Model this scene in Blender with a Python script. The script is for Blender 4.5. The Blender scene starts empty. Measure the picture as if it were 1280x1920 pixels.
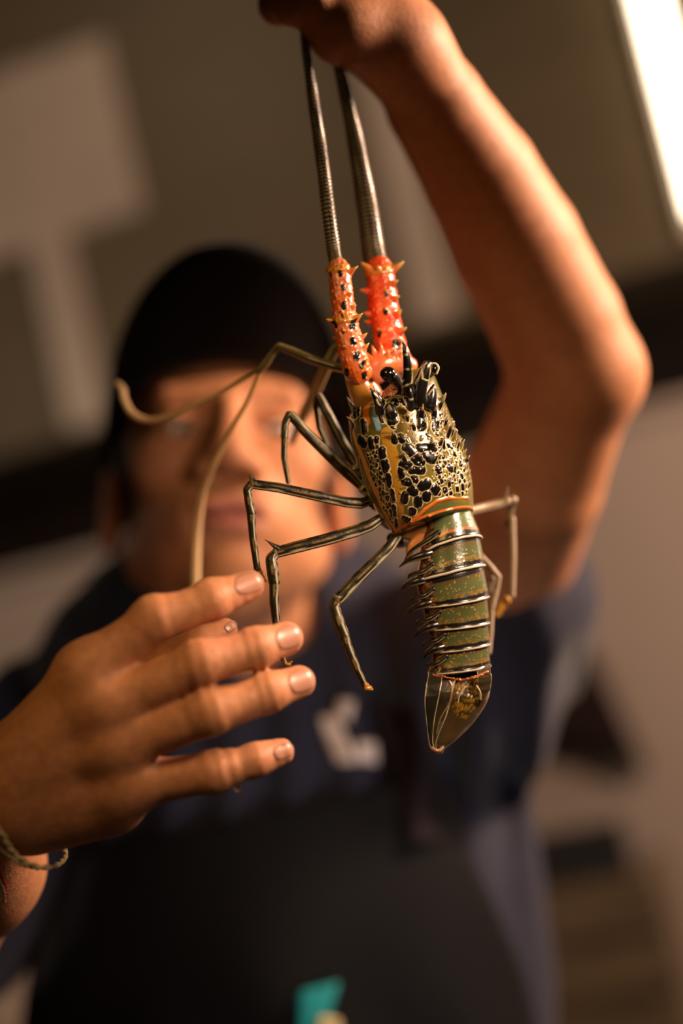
import bpy, bmesh, math, random
import numpy as np

# ------------------------------------------------------------------ camera, light, exposure
sc = bpy.context.scene
rng = np.random.default_rng(7)
F = 2667.0                                   # focal length in pixels of the 1280x1920 frame (50 mm, 36 mm high)
CAM_H, PITCH, ROLL = 1.38, math.radians(5), math.radians(-13)
cp, sp_, cr, sr = math.cos(PITCH), math.sin(PITCH), math.cos(ROLL), math.sin(ROLL)
_right0, _up0, _back = np.array([1, 0, 0.]), np.array([0, -sp_, cp]), np.array([0, -cp, -sp_])
RC = np.stack([_right0 * cr + _up0 * sr, -_right0 * sr + _up0 * cr, _back], axis=1)
LC = np.array([0, 0, CAM_H])

def Wd(c):
    return np.asarray(c, float) @ RC.T + LC

def P(px, py, d):
    """point seen at pixel (px, py), d metres in front of the lens; x right, y up, z towards the lens"""
    return np.array([(px - 640) / F * d, (960 - py) / F * d, -d])

def PW(px, py, d):
    return Wd(P(px, py, d))

def RR(r, d):
    return r * d / F

def pix(c):
    d = -c[..., 2]
    return np.stack([640 + c[..., 0] / d * F, 960 - c[..., 1] / d * F], -1)

from mathutils import Matrix, Vector
camd = bpy.data.cameras.new('camera')
cam = bpy.data.objects.new('camera', camd)
sc.collection.objects.link(cam)
M = Matrix.Identity(4)
for i in range(3):
    for j in range(3):
        M[i][j] = RC[i, j]
    M[i][3] = LC[i]
cam.matrix_world = M
camd.sensor_fit = 'VERTICAL'
camd.sensor_height = 36.0
camd.sensor_width = 24.0
camd.lens = 50.0
camd.clip_start = 0.02
camd.dof.use_dof = True
camd.dof.focus_distance = 0.716
camd.dof.aperture_fstop = 1.5
sc.camera = cam

sc.view_settings.view_transform = 'Standard'
sc.view_settings.look = 'None'
sc.view_settings.exposure = 0.0
sc.view_settings.gamma = 1.0
sc.view_settings.use_curve_mapping = False

w = bpy.data.worlds.new('world')
sc.world = w
w.use_nodes = True
w.node_tree.nodes['Background'].inputs[0].default_value = (0.9, 0.55, 0.3, 1)
w.node_tree.nodes['Background'].inputs[1].default_value = 0.006

def area(name, c, target, size, power, col, sy=None):
    l = bpy.data.lights.new(name, 'AREA')
    l.energy = power
    l.color = col
    l.shape = 'RECTANGLE'
    l.size = size
    l.size_y = sy or size
    o = bpy.data.objects.new(name, l)
    sc.collection.objects.link(o)
    a, b = Wd(c), Wd(target)
    o.location = a
    o.rotation_euler = Vector(b - a).to_track_quat('-Z', 'Y').to_euler()
    return o

KEY = area('key_lamp', (0.84, 0.53, -0.92), (-0.03, 0.04, -0.95), 0.22, 31.0, (1.0, 0.67, 0.47))
FRONT = area('front_lamp', (0.24, 0.17, -0.45), (0.045, 0.0, -0.72), 0.07, 0.30, (1.0, 0.70, 0.46))
FRONT.data.spread = math.radians(58)
FILL = area('fill_lamp', (-0.24, 0.26, -0.30), (-0.02, -0.06, -0.70), 0.2, 0.125, (1.0, 0.60, 0.20))
FILL.data.spread = math.radians(62)
TOPL = area('hood_fill', (-0.7, 1.0, -1.55), (-0.75, 0.42, -2.3), 0.3, 2.2, (1.0, 0.80, 0.58))  # added unseen light, brightens the left of the hood
CHEST = area('chest_fill', (0.42, -0.50, -0.42), (-0.03, -0.22, -1.06), 0.15, 0.16, (0.95, 0.88, 0.9))  # added unseen light, brings up the folds on the chest
CHEST.data.spread = math.radians(40)
LEFTL = area('left_counter_fill', (-1.05, 0.15, -1.55), (-0.55, -0.18, -2.3), 0.3, 2.2, (1.0, 0.80, 0.62))  # added unseen light, brightens the left end of the counter
LOWL = area('right_counter_fill', (1.25, 0.35, -1.5), (0.65, -0.4, -2.3), 0.4, 10.0, (1.0, 0.80, 0.64))  # added unseen light, brightens the right end of the counter

# ------------------------------------------------------------------ helpers
def lin(r, g, b):
    f = lambda c: (c / 255 / 12.92) if c / 255 <= 0.04045 else ((c / 255 + 0.055) / 1.055) ** 2.4
    return np.array([f(r), f(g), f(b)])

def mat(name, col, rough=0.5, metal=0.0, spec=0.5, bump=0.0, bscale=80.0, vary=0.0, vscale=6.0, attr=None,
        sss=0.0, coat=0.0, emit=None, estr=0.0, trans=0.0, stretch=(1, 1, 1), sss_scale=0.006, sheen=0.0):
    m = bpy.data.materials.new(name)
    m.use_nodes = True
    nt = m.node_tree
    bs = nt.nodes['Principled BSDF']
    I = bs.inputs
    I['Base Color'].default_value = (*col, 1)
    I['Roughness'].default_value = rough
    I['Metallic'].default_value = metal
    I['Specular IOR Level'].default_value = spec
    I['Coat Weight'].default_value = coat
    I['Coat Roughness'].default_value = 0.08
    I['Transmission Weight'].default_value = trans
    I['Sheen Weight'].default_value = sheen
    if sss:
        I['Subsurface Weight'].default_value = sss
        I['Subsurface Radius'].default_value = (1.0, 0.32, 0.12)
        I['Subsurface Scale'].default_value = sss_scale
    if emit is not None:
        I['Emission Color'].default_value = (*emit, 1)
        I['Emission Strength'].default_value = estr
    tc = nt.nodes.new('ShaderNodeTexCoord')
    mp = nt.nodes.new('ShaderNodeMapping')
    mp.inputs['Scale'].default_value = stretch
    nt.links.new(tc.outputs['Object'], mp.inputs['Vector'])
    src = None
    if attr:
        at = nt.nodes.new('ShaderNodeAttribute')
        at.attribute_name = attr
        src = at.outputs['Color']
    if vary:
        nz = nt.nodes.new('ShaderNodeTexNoise')
        nz.inputs['Scale'].default_value = vscale
        nz.inputs['Detail'].default_value = 5
        nt.links.new(mp.outputs['Vector'], nz.inputs['Vector'])
        mr = nt.nodes.new('ShaderNodeMapRange')
        mr.inputs['From Min'].default_value = 0.3
        mr.inputs['From Max'].default_value = 0.7
        mr.inputs['To Min'].default_value = 1 - vary
        mr.inputs['To Max'].default_value = 1 + vary
        nt.links.new(nz.outputs['Fac'], mr.inputs['Value'])
        mx = nt.nodes.new('ShaderNodeMix')
        mx.data_type = 'RGBA'
        mx.blend_type = 'MULTIPLY'
        mx.inputs['Factor'].default_value = 1
        if src is not None:
            nt.links.new(src, mx.inputs['A'])
        else:
            mx.inputs['A'].default_value = (*col, 1)
        nt.links.new(mr.outputs['Result'], mx.inputs['B'])
        src = mx.outputs['Result']
    if src is not None:
        nt.links.new(src, I['Base Color'])
    if bump:
        nb = nt.nodes.new('ShaderNodeTexNoise')
        nb.inputs['Scale'].default_value = bscale
        nb.inputs['Detail'].default_value = 4
        nt.links.new(mp.outputs['Vector'], nb.inputs['Vector'])
        bp = nt.nodes.new('ShaderNodeBump')
        bp.inputs['Strength'].default_value = bump
        bp.inputs['Distance'].default_value = 0.001
        nt.links.new(nb.outputs['Fac'], bp.inputs['Height'])
        nt.links.new(bp.outputs['Normal'], I['Normal'])
    return m

def empty(name, loc, label=None, cat=None, group=None):
    o = bpy.data.objects.new(name, None)
    o.empty_display_size = 0.02
    sc.collection.objects.link(o)
    o.location = loc
    tag(o, label, cat, group)
    return o

def tag(o, label=None, cat=None, group=None, kind=None):
    if label: o['label'] = label
    if cat: o['category'] = cat
    if group: o['group'] = group
    if kind: o['kind'] = kind
    return o

def mk(name, v, faces, m, parent=None, col=None, smooth=True, origin=None, recalc=True):
    """world-space vertices -> one mesh object, its origin at its parent's base (or at its own base)"""
    v = np.asarray(v, float)
    if parent is not None:
        p = parent
        base = np.zeros(3)
        while p is not None:
            base = base + np.array(p.location)
            p = p.parent
        loc = np.zeros(3)
        off = base
    else:
        off = np.array([(v[:, 0].min() + v[:, 0].max()) / 2, (v[:, 1].min() + v[:, 1].max()) / 2, v[:, 2].min()]) if origin is None else np.asarray(origin)
        loc = off
    me = bpy.data.meshes.new(name)
    fl = faces.tolist() if isinstance(faces, np.ndarray) else faces
    me.from_pydata((v - off).tolist(), [], fl)
    if recalc:
        b = bmesh.new()
        b.from_mesh(me)
        bmesh.ops.recalc_face_normals(b, faces=b.faces)
        b.to_mesh(me)
        b.free()
    if smooth:
        me.polygons.foreach_set('use_smooth', [True] * len(me.polygons))
    if col is not None:
        a = me.color_attributes.new('Col', 'FLOAT_COLOR', 'POINT')
        cc = np.ones((len(v), 4))
        cc[:, :3] = col
        a.data.foreach_set('color', cc.ravel())
    me.materials.append(m)
    me.update()
    o = bpy.data.objects.new(name, me)
    sc.collection.objects.link(o)
    if parent is not None:
        o.parent = parent
    o.location = loc
    return o

def box_mesh(x0, x1, y0, y1, z0, z1, bev=0.0):
    b = bmesh.new()
    bmesh.ops.create_cube(b, size=1)
    for v in b.verts:
        v.co = ((x0 + x1) / 2 + v.co.x * (x1 - x0), (y0 + y1) / 2 + v.co.y * (y1 - y0), (z0 + z1) / 2 + v.co.z * (z1 - z0))
    if bev:
        bmesh.ops.bevel(b, geom=list(b.edges), offset=bev, segments=2, affect='EDGES')
    vs = np.array([v.co[:] for v in b.verts])
    b.verts.index_update()
    fs = [[v.index for v in f.verts] for f in b.faces]
    b.free()
    return vs, fs

def join(parts):
    V, Fc, n = [], [], 0
    for v, f in parts:
        V.append(np.asarray(v)); Fc += [[i + n for i in q] for q in f]; n += len(v)
    return np.concatenate(V), Fc

def solid(front, back):
    """closed sheet from two (n, m, 3) grids"""
    n, m = front.shape[:2]
    V = np.concatenate([front.reshape(-1, 3), back.reshape(-1, 3)])
    idx = np.arange(n * m).reshape(n, m)
    q = np.stack([idx[:-1, :-1], idx[1:, :-1], idx[1:, 1:], idx[:-1, 1:]], -1).reshape(-1, 4)
    fs = q.tolist() + (q[:, ::-1] + n * m).tolist()
    rim = list(idx[0, :]) + list(idx[1:, -1]) + list(idx[-1, -2::-1]) + list(idx[-2:0:-1, 0])
    for a, b in zip(rim, rim[1:] + rim[:1]):
        fs.append([int(a), int(b), int(b) + n * m, int(a) + n * m])
    return V, fs

def snoise(p, f, seed=0):
    """cheap smooth noise, about -1..1"""
    r = np.random.default_rng(seed)
    s = 0
    for k in range(7):
        d = r.normal(size=3); d /= np.linalg.norm(d)
        s = s + np.sin(p @ d * f * (0.6 + 0.25 * k) + r.uniform(0, 6.28))
    return s / 3.6

def sstep(a, b, x):
    t = np.clip((x - a) / (b - a), 0, 1)
    return t * t * (3 - 2 * t)

def catmull(pts, t):
    pts = np.asarray(pts, float)
    n = len(pts) - 1
    t = np.clip(np.asarray(t, float), 0, 1) * n
    i = np.clip(t.astype(int), 0, n - 1)
    u = (t - i)[:, None]
    g = lambda k: pts[np.clip(k, 0, n)]
    p0, p1, p2, p3 = g(i - 1), g(i), g(i + 1), g(i + 2)
    p0 = np.where((i == 0)[:, None], 2 * p1 - p2, p0)
    p3 = np.where((i == n - 1)[:, None], 2 * p2 - p1, p3)
    return 0.5 * (2 * p1 + (p2 - p0) * u + (2 * p0 - 5 * p1 + 4 * p2 - p3) * u ** 2 + (3 * p1 - p0 - 3 * p2 + p3) * u ** 3)

# ------------------------------------------------------------------ distance-field sculpting for bodies and cloth
def smin(a, b, k):
    if a is None: return b
    h = np.maximum(k - np.abs(a - b), 0) / k
    return np.minimum(a, b) - h * h * k * 0.25

class Cone:
    def __init__(s, a, b, r1, r2, k=0.008, flat=None):
        s.a, s.b, s.r1, s.r2, s.k, s.flat = np.asarray(a, float), np.asarray(b, float), r1, r2, k, flat
    def f(s, p):
        sc_ = 1.0
        pa = p - s.a
        ba = s.b - s.a
        if s.flat is not None:
            n, q = s.flat
            pa = pa + np.outer(pa @ n, n) * (1 / q - 1)
            ba = ba + n * (ba @ n) * (1 / q - 1)
            sc_ = 0.8
        l2 = ba @ ba; rr = s.r1 - s.r2; a2 = l2 - rr * rr; il = 1 / l2
        if a2 <= 0:
            if s.r1 > s.r2: return (np.sqrt((pa * pa).sum(1)) - s.r1) * sc_
            return (np.sqrt(((pa - ba) ** 2).sum(1)) - s.r2) * sc_
        y = pa @ ba; z = y - l2
        xx = pa * l2 - np.outer(y, ba)
        x2 = (xx * xx).sum(1)
        y2 = y * y * l2; z2 = z * z * l2
        kk = np.sign(rr) * rr * rr * x2
        r = (np.sqrt(x2 * a2 * il) + y * rr) * il - s.r1
        c1 = np.sign(z) * a2 * z2 > kk
        c2 = np.sign(y) * a2 * y2 < kk
        r = np.where(c2, np.sqrt(x2 + y2) * il - s.r1, r)
        r = np.where(c1, np.sqrt(x2 + z2) * il - s.r2, r)
        return r * sc_

class Ell:
    def __init__(s, c, r, R=None, k=0.008):
        s.c, s.r, s.R, s.k = np.asarray(c, float), np.asarray(r, float), R, k
    def f(s, p):
        q = p - s.c
        if s.R is not None: q = q @ s.R
        k0 = np.sqrt(((q / s.r) ** 2).sum(1)); k1 = np.sqrt(((q / s.r ** 2) ** 2).sum(1)) + 1e-9
        return np.where(k0 < 0.3, -s.r.min() * (1 - k0), k0 * (k0 - 1) / k1)

class Field:
    """groups: (blend, sign, [primitives]) joined in order"""
    def __init__(s, groups, post=None):
        s.groups, s.post = groups, post
    def __call__(s, p, act=None):
        d = None
        for gi, (k, sign, prims) in enumerate(s.groups):
            g = None
            for pi, pr in enumerate(prims):
                if act is not None and (gi, pi) not in act: continue
                g = smin(g, pr.f(p), pr.k)
            if g is None: continue
            if sign > 0: d = smin(d, g, k)
            elif d is not None: d = -smin(-d, g, k)
        if d is None: d = np.full(len(p), 1.0)
        if s.post is not None: d = d + s.post(p)
        return d
    def mesh(s, lo, hi, h, B=16, seal=1.7):
        lo, hi = np.asarray(lo, float), np.asarray(hi, float)
        nb = np.ceil((hi - lo) / (h * B)).astype(int)
        N = nb * B + 2
        bi = np.stack(np.meshgrid(*[np.arange(n) for n in nb], indexing='ij'), -1).reshape(-1, 3)
        ctr = lo + (bi + 0.5) * B * h
        rad = B * h * 0.866
        near = np.abs(s(ctr)) < rad * seal
        bi, ctr = bi[near], ctr[near]
        pd = {(gi, pi): pr.f(ctr) for gi, (k, sg, ps) in enumerate(s.groups) for pi, pr in enumerate(ps)}
        gx = np.stack(np.meshgrid(*[np.arange(B + 1)] * 3, indexing='ij'), -1).reshape(-1, 3)
        corner = np.array([[i, j, k] for i in (0, 1) for j in (0, 1) for k in (0, 1)])
        VK, VP, QK = [], [], []
        key = lambda c: (c[:, 0] * N[1] + c[:, 1]) * N[2] + c[:, 2]
        allm = np.min(np.stack([pd[a] for a in pd if s.groups[a[0]][1] > 0]), 0)
        for n in range(len(bi)):
            act = {a for a in pd if pd[a][n] < max(allm[n], 0) + 2.2 * rad + 0.02}
            o = bi[n] * B
            v = s(lo + (o + gx) * h, act).reshape(B + 1, B + 1, B + 1)
            ins = v < 0
            if ins.all() or not ins.any(): continue
            cnt = np.zeros((B, B, B), int)
            for c in corner: cnt += ins[c[0]:c[0] + B, c[1]:c[1] + B, c[2]:c[2] + B]
            cells = np.argwhere((cnt > 0) & (cnt < 8))
            ps = np.zeros((len(cells), 3)); wt = np.zeros(len(cells))
            for ax in range(3):
                o1, o2 = [a for a in range(3) if a != ax]
                for i in (0, 1):
                    for j in (0, 1):
                        a = cells.copy(); a[:, o1] += i; a[:, o2] += j
                        b = a.copy(); b[:, ax] += 1
                        va, vb = v[tuple(a.T)], v[tuple(b.T)]
                        cr_ = (va < 0) != (vb < 0)
                        t = np.where(cr_, va / np.where(cr_, va - vb, 1), 0)
                        q = a.astype(float); q[:, ax] += t
                        ps += q * cr_[:, None]; wt += cr_
            ps /= wt[:, None]
            VK.append(key(cells + o)); VP.append(lo + (ps + o) * h)
            for ax in range(3):
                o1, o2 = (ax + 1) % 3, (ax + 2) % 3
                sl0 = [slice(0, B)] * 3; sl1 = [slice(0, B)] * 3
                sl1[ax] = slice(1, B + 1)
                e = np.argwhere(ins[tuple(sl0)] != ins[tuple(sl1)])
                if not len(e): continue
                flip = ins[tuple(sl0)][tuple(e.T)]
                e = e + o
                q = []
                for (i, j) in ((0, 0), (1, 0), (1, 1), (0, 1)):
                    c = e.copy(); c[:, o1] -= i; c[:, o2] -= j
                    q.append(key(c))
                q = np.stack(q, 1)
                q[~flip] = q[~flip][:, ::-1]
                QK.append(q)
        VK = np.concatenate(VK); VP = np.concatenate(VP); QK = np.concatenate(QK)
        so = np.argsort(VK); VKs = VK[so]
        ix = np.searchsorted(VKs, QK); ix = np.clip(ix, 0, len(VKs) - 1)
        ok = (VKs[ix] == QK).all(1)
        return VP[so], ix[ok]

def march(field, px, py, d0=0.5, d1=1.6, off=0.0):
    """where the lines of sight through the pixels meet the field"""
    px, py = np.asarray(px, float).ravel(), np.asarray(py, float).ravel()
    dirs = np.stack([(px - 640) / F, (960 - py) / F, -np.ones_like(px)], 1)
    t = np.full(len(px), d0)
    for _ in range(60):
        t = np.minimum(t + (field(dirs * t[:, None]) - off) * 0.7, d1)
    return dirs * t[:, None]

# ------------------------------------------------------------------ grid surfaces with painted-on shell features
class Grid:
    """(n, m, 3) closed-around surface in lens axes, with colours"""
    def __init__(s, v, col):
        s.v = v
        s.n, s.m = v.shape[:2]
        s.col = np.broadcast_to(np.asarray(col, float), v.shape).copy()
        s.norm()
    def norm(s):
        du = np.roll(s.v, -1, 1) - np.roll(s.v, 1, 1)
        dv = np.gradient(s.v, axis=0)
        nn = np.cross(dv, du)
        nn /= np.linalg.norm(nn, axis=-1, keepdims=True) + 1e-12
        c = s.v.mean(1, keepdims=True)
        sg = np.sign(((s.v - c) * nn).sum(-1).mean())
        s.nn = nn * sg
        s.p = pix(s.v)
        s.front = s.nn[..., 2] > -0.15
        s.flat = s.v.copy()
    def pick(s, px, py):
        d = ((s.p - np.array([px, py])) ** 2).sum(-1) + np.where(s.front, 0, 1e7)
        return s.flat.reshape(-1, 3)[d.argmin()]
    def seg(s, pts, hw=0):
        """distance (m) to a picked polyline minus its half widths (px)"""
        P3 = [s.pick(x, y) for x, y in pts]
        hws = [hw] * len(pts) if np.isscalar(hw) else hw
        D = None
        if len(P3) == 1: P3, hws = P3 * 2, list(hws) * 2
        for a, b, ha, hb in zip(P3[:-1], P3[1:], hws[:-1], hws[1:]):
            ba = b - a; pa = s.flat - a
            t = np.clip((pa @ ba) / (ba @ ba + 1e-12), 0, 1)
            d = np.linalg.norm(pa - t[..., None] * ba, axis=-1) - (ha + (hb - ha) * t) * PX
            D = d if D is None else np.minimum(D, d)
        return D
    def paint(s, D, c, soft=0.6, amt=1.0):
        a = (amt * (1 - sstep(-soft * PX, soft * PX, D)))[..., None]
        s.col = s.col * (1 - a) + np.asarray(c) * a
    def line(s, pts, hw, c, soft=0.6, lift=0.0):
        D = s.seg(pts, hw)
        s.paint(D, c, soft)
        if lift: s.v = s.v + s.nn * (lift * PX * (1 - sstep(-2 * PX, 1 * PX, D)))[..., None]
    def spine(s, px, py, r, h, lean=(0, 0, 0), tip=None, power=1.0):
        c = s.pick(px, py)
        d = np.linalg.norm(s.flat - c, axis=-1)
        t = np.clip(1 - d / (r * PX), 0, 1) ** power
        s.v = s.v + (s.nn + np.asarray(lean)) * (t * h * PX)[..., None]
        if tip is not None: s.paint((0.55 - t) * r * PX, tip, 0.5)
    def build(s, name, m, parent, label=None):
        idx = np.arange(s.n * s.m).reshape(s.n, s.m)
        r = np.roll(idx, -1, 1)
        q = np.stack([idx[:-1], idx[1:], r[1:], r[:-1]], -1).reshape(-1, 4).tolist()
        q.append(idx[0][::-1].tolist()); q.append(idx[-1].tolist())
        o = mk(name, Wd(s.v.reshape(-1, 3)), q, m, parent, col=s.col.reshape(-1, 3))
        if label: o['label'] = label
        return o

PX = 0.72 / F            # one pixel at the lobster

def tube(pts, m=20, step=3.0, col=(0.1, 0.1, 0.1), oval=1.0, close=(True, True), smooth=False):
    """pts: (px, py, depth, radius px) -> Grid around the line, angle 0 facing right in the picture, pi/2 facing the lens"""
    pts = np.asarray(pts, float)
    L = np.concatenate([[0], np.cumsum(np.hypot(*np.diff(pts[:, :2], axis=0).T))])
    n = max(int(L[-1] / step), len(pts) * 3)
    s = np.linspace(0, 1, n)
    if smooth: q = catmull(pts, s)
    else: q = np.stack([np.interp(s * L[-1], L, pts[:, k]) for k in range(4)], 1)
    if not smooth:                                     # ease the corners a little
        for _ in range(2): q[1:-1] = (q[:-2] + 2 * q[1:-1] + q[2:]) / 4
    r = q[:, 3].copy()
    e = np.linspace(0, 1, 5)[:-1]
    pos = np.stack([(q[:, 0] - 640) / F * q[:, 2], (960 - q[:, 1]) / F * q[:, 2], -q[:, 2]], 1)
    r = r * q[:, 2] / F
    if close[0]:
        ed = pos[0] - pos[1]; ed /= np.linalg.norm(ed)
        pos = np.concatenate([pos[0] + ed * (np.cos(e * np.pi / 2) * r[0] * 0.7)[:, None], pos]); r = np.concatenate([np.maximum(np.sin(e * np.pi / 2), 0.04) * r[0], r])
    if close[1]:
        ed = pos[-1] - pos[-2]; ed /= np.linalg.norm(ed)
        e2 = e[::-1]
        pos = np.concatenate([pos, pos[-1] + ed * (np.cos(e2 * np.pi / 2) * r[-1] * 0.7)[:, None]]); r = np.concatenate([r, np.maximum(np.sin(e2 * np.pi / 2), 0.04) * r[-1]])
    T = np.gradient(pos, axis=0); T /= np.linalg.norm(T, axis=1, keepdims=True)
    Vv = np.array([0, 0, 1.]) - T * T[:, 2:3]
    Vv /= np.linalg.norm(Vv, axis=1, keepdims=True)
    U = np.cross(T, Vv)
    U *= np.where(np.abs(U[:, :1]) > 1e-6, np.sign(U[:, :1]), 1)
    for k in range(1, len(U)):
        if U[k] @ U[k - 1] < 0: U[k] *= -1
    ph = np.arange(m) / m * 2 * np.pi
    v = pos[:, None] + r[:, None, None] * (U[:, None] * np.cos(ph)[None, :, None] + Vv[:, None] * np.sin(ph)[None, :, None] * oval)
    g = Grid(v, col)
    g.ph = np.broadcast_to(ph, v.shape[:2])
    g.s = np.broadcast_to(np.linspace(0, 1, v.shape[0])[:, None], v.shape[:2])
    return g

# ================================================================== THE SETTING
AL = math.radians(-17)
ex = np.array([math.cos(AL), math.sin(AL), 0]); ey = np.array([-math.sin(AL), math.cos(AL), 0]); ez = np.array([0, 0, 1.])
O0 = PW(640, 668, 2.2)                       # a point on the lower front edge of the hood

def loc(px, py, dep=0.0):
    """pixel -> (along, height) on the hood's front plane pushed back by dep"""
    dr = RC @ np.array([(px - 640) / F, (960 - py) / F, -1.0])
    o = O0 + ey * dep
    t = ((o - LC) @ ey) / (dr @ ey)
    q = LC + dr * t - O0
    return q @ ex, q[2]

def place(v):
    v = np.asarray(v)
    return O0 + v[:, :1] * ex + v[:, 1:2] * ey + v[:, 2:3] * ez

def bx(name, x0, x1, y0, y1, z0, z1, m, parent=None, bev=0.003, smooth=False):
    v, f = box_mesh(x0, x1, y0, y1, z0, z1, bev)
    return mk(name, place(v), f, m, parent, smooth=smooth)

M_steel = mat('brushed_steel', (0.088, 0.064, 0.036), rough=0.5, metal=0.2, spec=0.3, vary=0.12, vscale=5, bump=0.15, bscale=60, stretch=(1, 1, 12))
M_steel2 = mat('pale_steel', (0.34, 0.27, 0.215), rough=0.5, metal=0.25, vary=0.1, vscale=4)  # paler hood tone, carries its painted reflections
M_dark = mat('dark_matte', (0.020, 0.013, 0.010), rough=0.7, spec=0.12, vary=0.2)
M_wall = mat('kitchen_wall_paint', (0.05, 0.035, 0.026), rough=0.8, vary=0.15)
M_floor = mat('floor_tile', (0.10, 0.08, 0.065), rough=0.5, vary=0.2)
M_counter = mat('counter_steel', (0.30, 0.235, 0.195), rough=0.5, metal=0.1, vary=0.06, vscale=3)
zf = -O0[2]
bx('floor', -3, 3, -3.2, 1.2, zf - 0.05, zf, M_floor).__setitem__('kind', 'structure')
bx('wall_back', -3, 3, 0.75, 0.85, zf, zf + 3.2, M_wall).__setitem__('kind', 'structure')
bx('ceiling', -3, 3, -3.2, 1.2, zf + 3.2, zf + 3.25, M_wall).__setitem__('kind', 'structure')

# range hood
hb = O0
hood = empty('range_hood', O0, 'large brushed steel range hood across the top of the kitchen behind the man', 'range hood')
bx('hood_front', -1.6, 1.6, 0.0, 0.03, 0.0, 1.25, M_steel, hood)
bx('hood_body', -1.6, 1.6, 0.03, 0.7, 0.02, 1.25, M_steel, hood)
sx, _ = loc(118, 560)
sw = 0.036
_, st_top = loc(50, 120); _, st_bot = loc(165, 800)
bx('seam_reflection', sx - sw, sx + sw, -0.012, 0.0, st_bot, st_top, M_steel2, hood)  # reflection along the seam, painted as a paler strip
ax0, _ = loc(-120, 300); ax1, az0 = loc(270, 395); _, az1 = loc(150, 120)
bx('upper_reflection', ax0 - .4, ax1, -0.010, -0.0, az0, az1 + .03, M_steel2, hood)  # blurry reflection on the hood, put in as a paler slab
cx, _ = loc(800, 430)
bx('pale_strip', cx - 0.05, cx + 0.02, -0.006, 0.0, 0.01, 1.2, M_steel2, hood)  # paler upright band on the hood front

# glowing strip standing in for a reflected streak on the hood, top right
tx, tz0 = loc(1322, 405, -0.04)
tl = empty('hood_streak', place([[tx, -0.04, tz0]])[0], 'bright upright reflection on the steel hood at the upper right, put in as a glowing strip', 'reflection')
M_streak = mat('glowing_streak', (1, 0.9, 0.75), emit=(1.0, 0.83, 0.60), estr=8.0)
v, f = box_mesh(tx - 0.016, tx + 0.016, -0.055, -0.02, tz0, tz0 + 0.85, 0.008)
mk('tube', place(v), f, M_streak, tl)  # the glowing streak itself, no real lamp
bx('streak_backing', tx - 0.03, tx + 0.03, -0.02, -0.0005, tz0 - 0.02, tz0 + 0.87, M_steel2, tl)

# steel counter below the hood
lx0, lz = loc(0, 1085); lx1, lz1 = loc(1240, 745)
ctop = (lz + lz1) / 2
cnt = empty('kitchen_counter', place([[0, 0, zf]])[0], 'long pale steel kitchen counter below the hood behind the man', 'counter')
bx('front_panel', -1.6, 1.6, 0.0, 0.03, zf, ctop - 0.02, M_counter, cnt)
bx('worktop', -1.6, 1.6, -0.02, 0.70, ctop - 0.02, ctop, M_counter, cnt)
bx('backsplash', -1.6, 1.6, 0.71, 0.74, ctop, 0.02, M_dark, cnt)  # near-black panel closing the gap below the hood

def prism(name, px, dep, thick, m, label=None, cat=None, parent=None, bev=0.01):
    """outline given on a plane in front of the counter, real thickness"""
    pts = [loc(x, y, dep) for x, y in px]
    b = bmesh.new()
    vs = [b.verts.new((x, dep, z)) for x, z in pts]
    fc = b.faces.new(vs)
    r = bmesh.ops.extrude_face_region(b, geom=[fc])
    for q in r['geom']:
        if isinstance(q, bmesh.types.BMVert): q.co.y += thick
    if bev: bmesh.ops.bevel(b, geom=list(b.edges), offset=bev, segments=2, affect='EDGES', clamp_overlap=True)
    b.verts.index_update()
    v = np.array([q.co[:] for q in b.verts]); f = [[q.index for q in fa.verts] for fa in b.faces]
    b.free()
    o = mk(name, place(v), f, m, parent, smooth=False)
    return tag(o, label, cat)

M_cloth = mat('dark_cloth', (0.012, 0.006, 0.005), rough=0.9, spec=0.12)
prism('hanging_cloth', [(1085, 1195), (1135, 1290), (1212, 1460), (1160, 1425), (1080, 1400), (930, 1400), (900, 1330), (1000, 1260)], -0.05, 0.046, M_cloth,
      'dark brown cloth hanging in a triangle on the counter front right of the man', 'cloth')
M_wood = mat('crate_wood', (0.085, 0.055, 0.026), rough=0.8, vary=0.35, vscale=9, stretch=(1, 1, 5))
M_black = mat('crate_inside_shade', (0.004, 0.003, 0.003), rough=0.95)  # shade inside the crate, painted near-black
cr_ = empty('wooden_crate', place([[loc(1110, 1800, -0.2)[0], -0.12, zf]])[0], 'dark brown slatted wooden crate standing before the counter at the lower right', 'crate')
kx0, kz1 = loc(985, 1650, -0.2); kx1, _ = loc(1225, 1650, -0.2)
kz1 = loc(1110, 1655, -0.2)[1]
k = 0
zt = kz1
for a_, b_ in ((0.0, 0.075), (0.083, 0.155), (0.163, 0.235), (0.243, 0.32)):
    bx('slat', kx0 - .1, kx1, -0.2, -0.188, zt - b_, zt - a_, M_wood, cr_, bev=0.002)
bx('side_board', kx1 - 0.012, kx1, -0.188, -0.012, zt - 0.32, zt, M_wood, cr_)
bx('crate_base', kx0 - .1, kx1, -0.2, -0.012, zt - 0.34, zt - 0.32, M_wood, cr_)
bx('back_board', kx0 - .1, kx1 - .05, -0.03, -0.012, zt - 0.32, zt + 0.045, M_black, cr_)  # near-black board standing in for the shaded opening
st = bx('low_stand', kx0 - 0.12, kx1 + 0.01, -0.24, -0.012, zf, zt - 0.34, M_dark)
tag(st, 'dark low stand carrying the wooden crate', 'stand')

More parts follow.
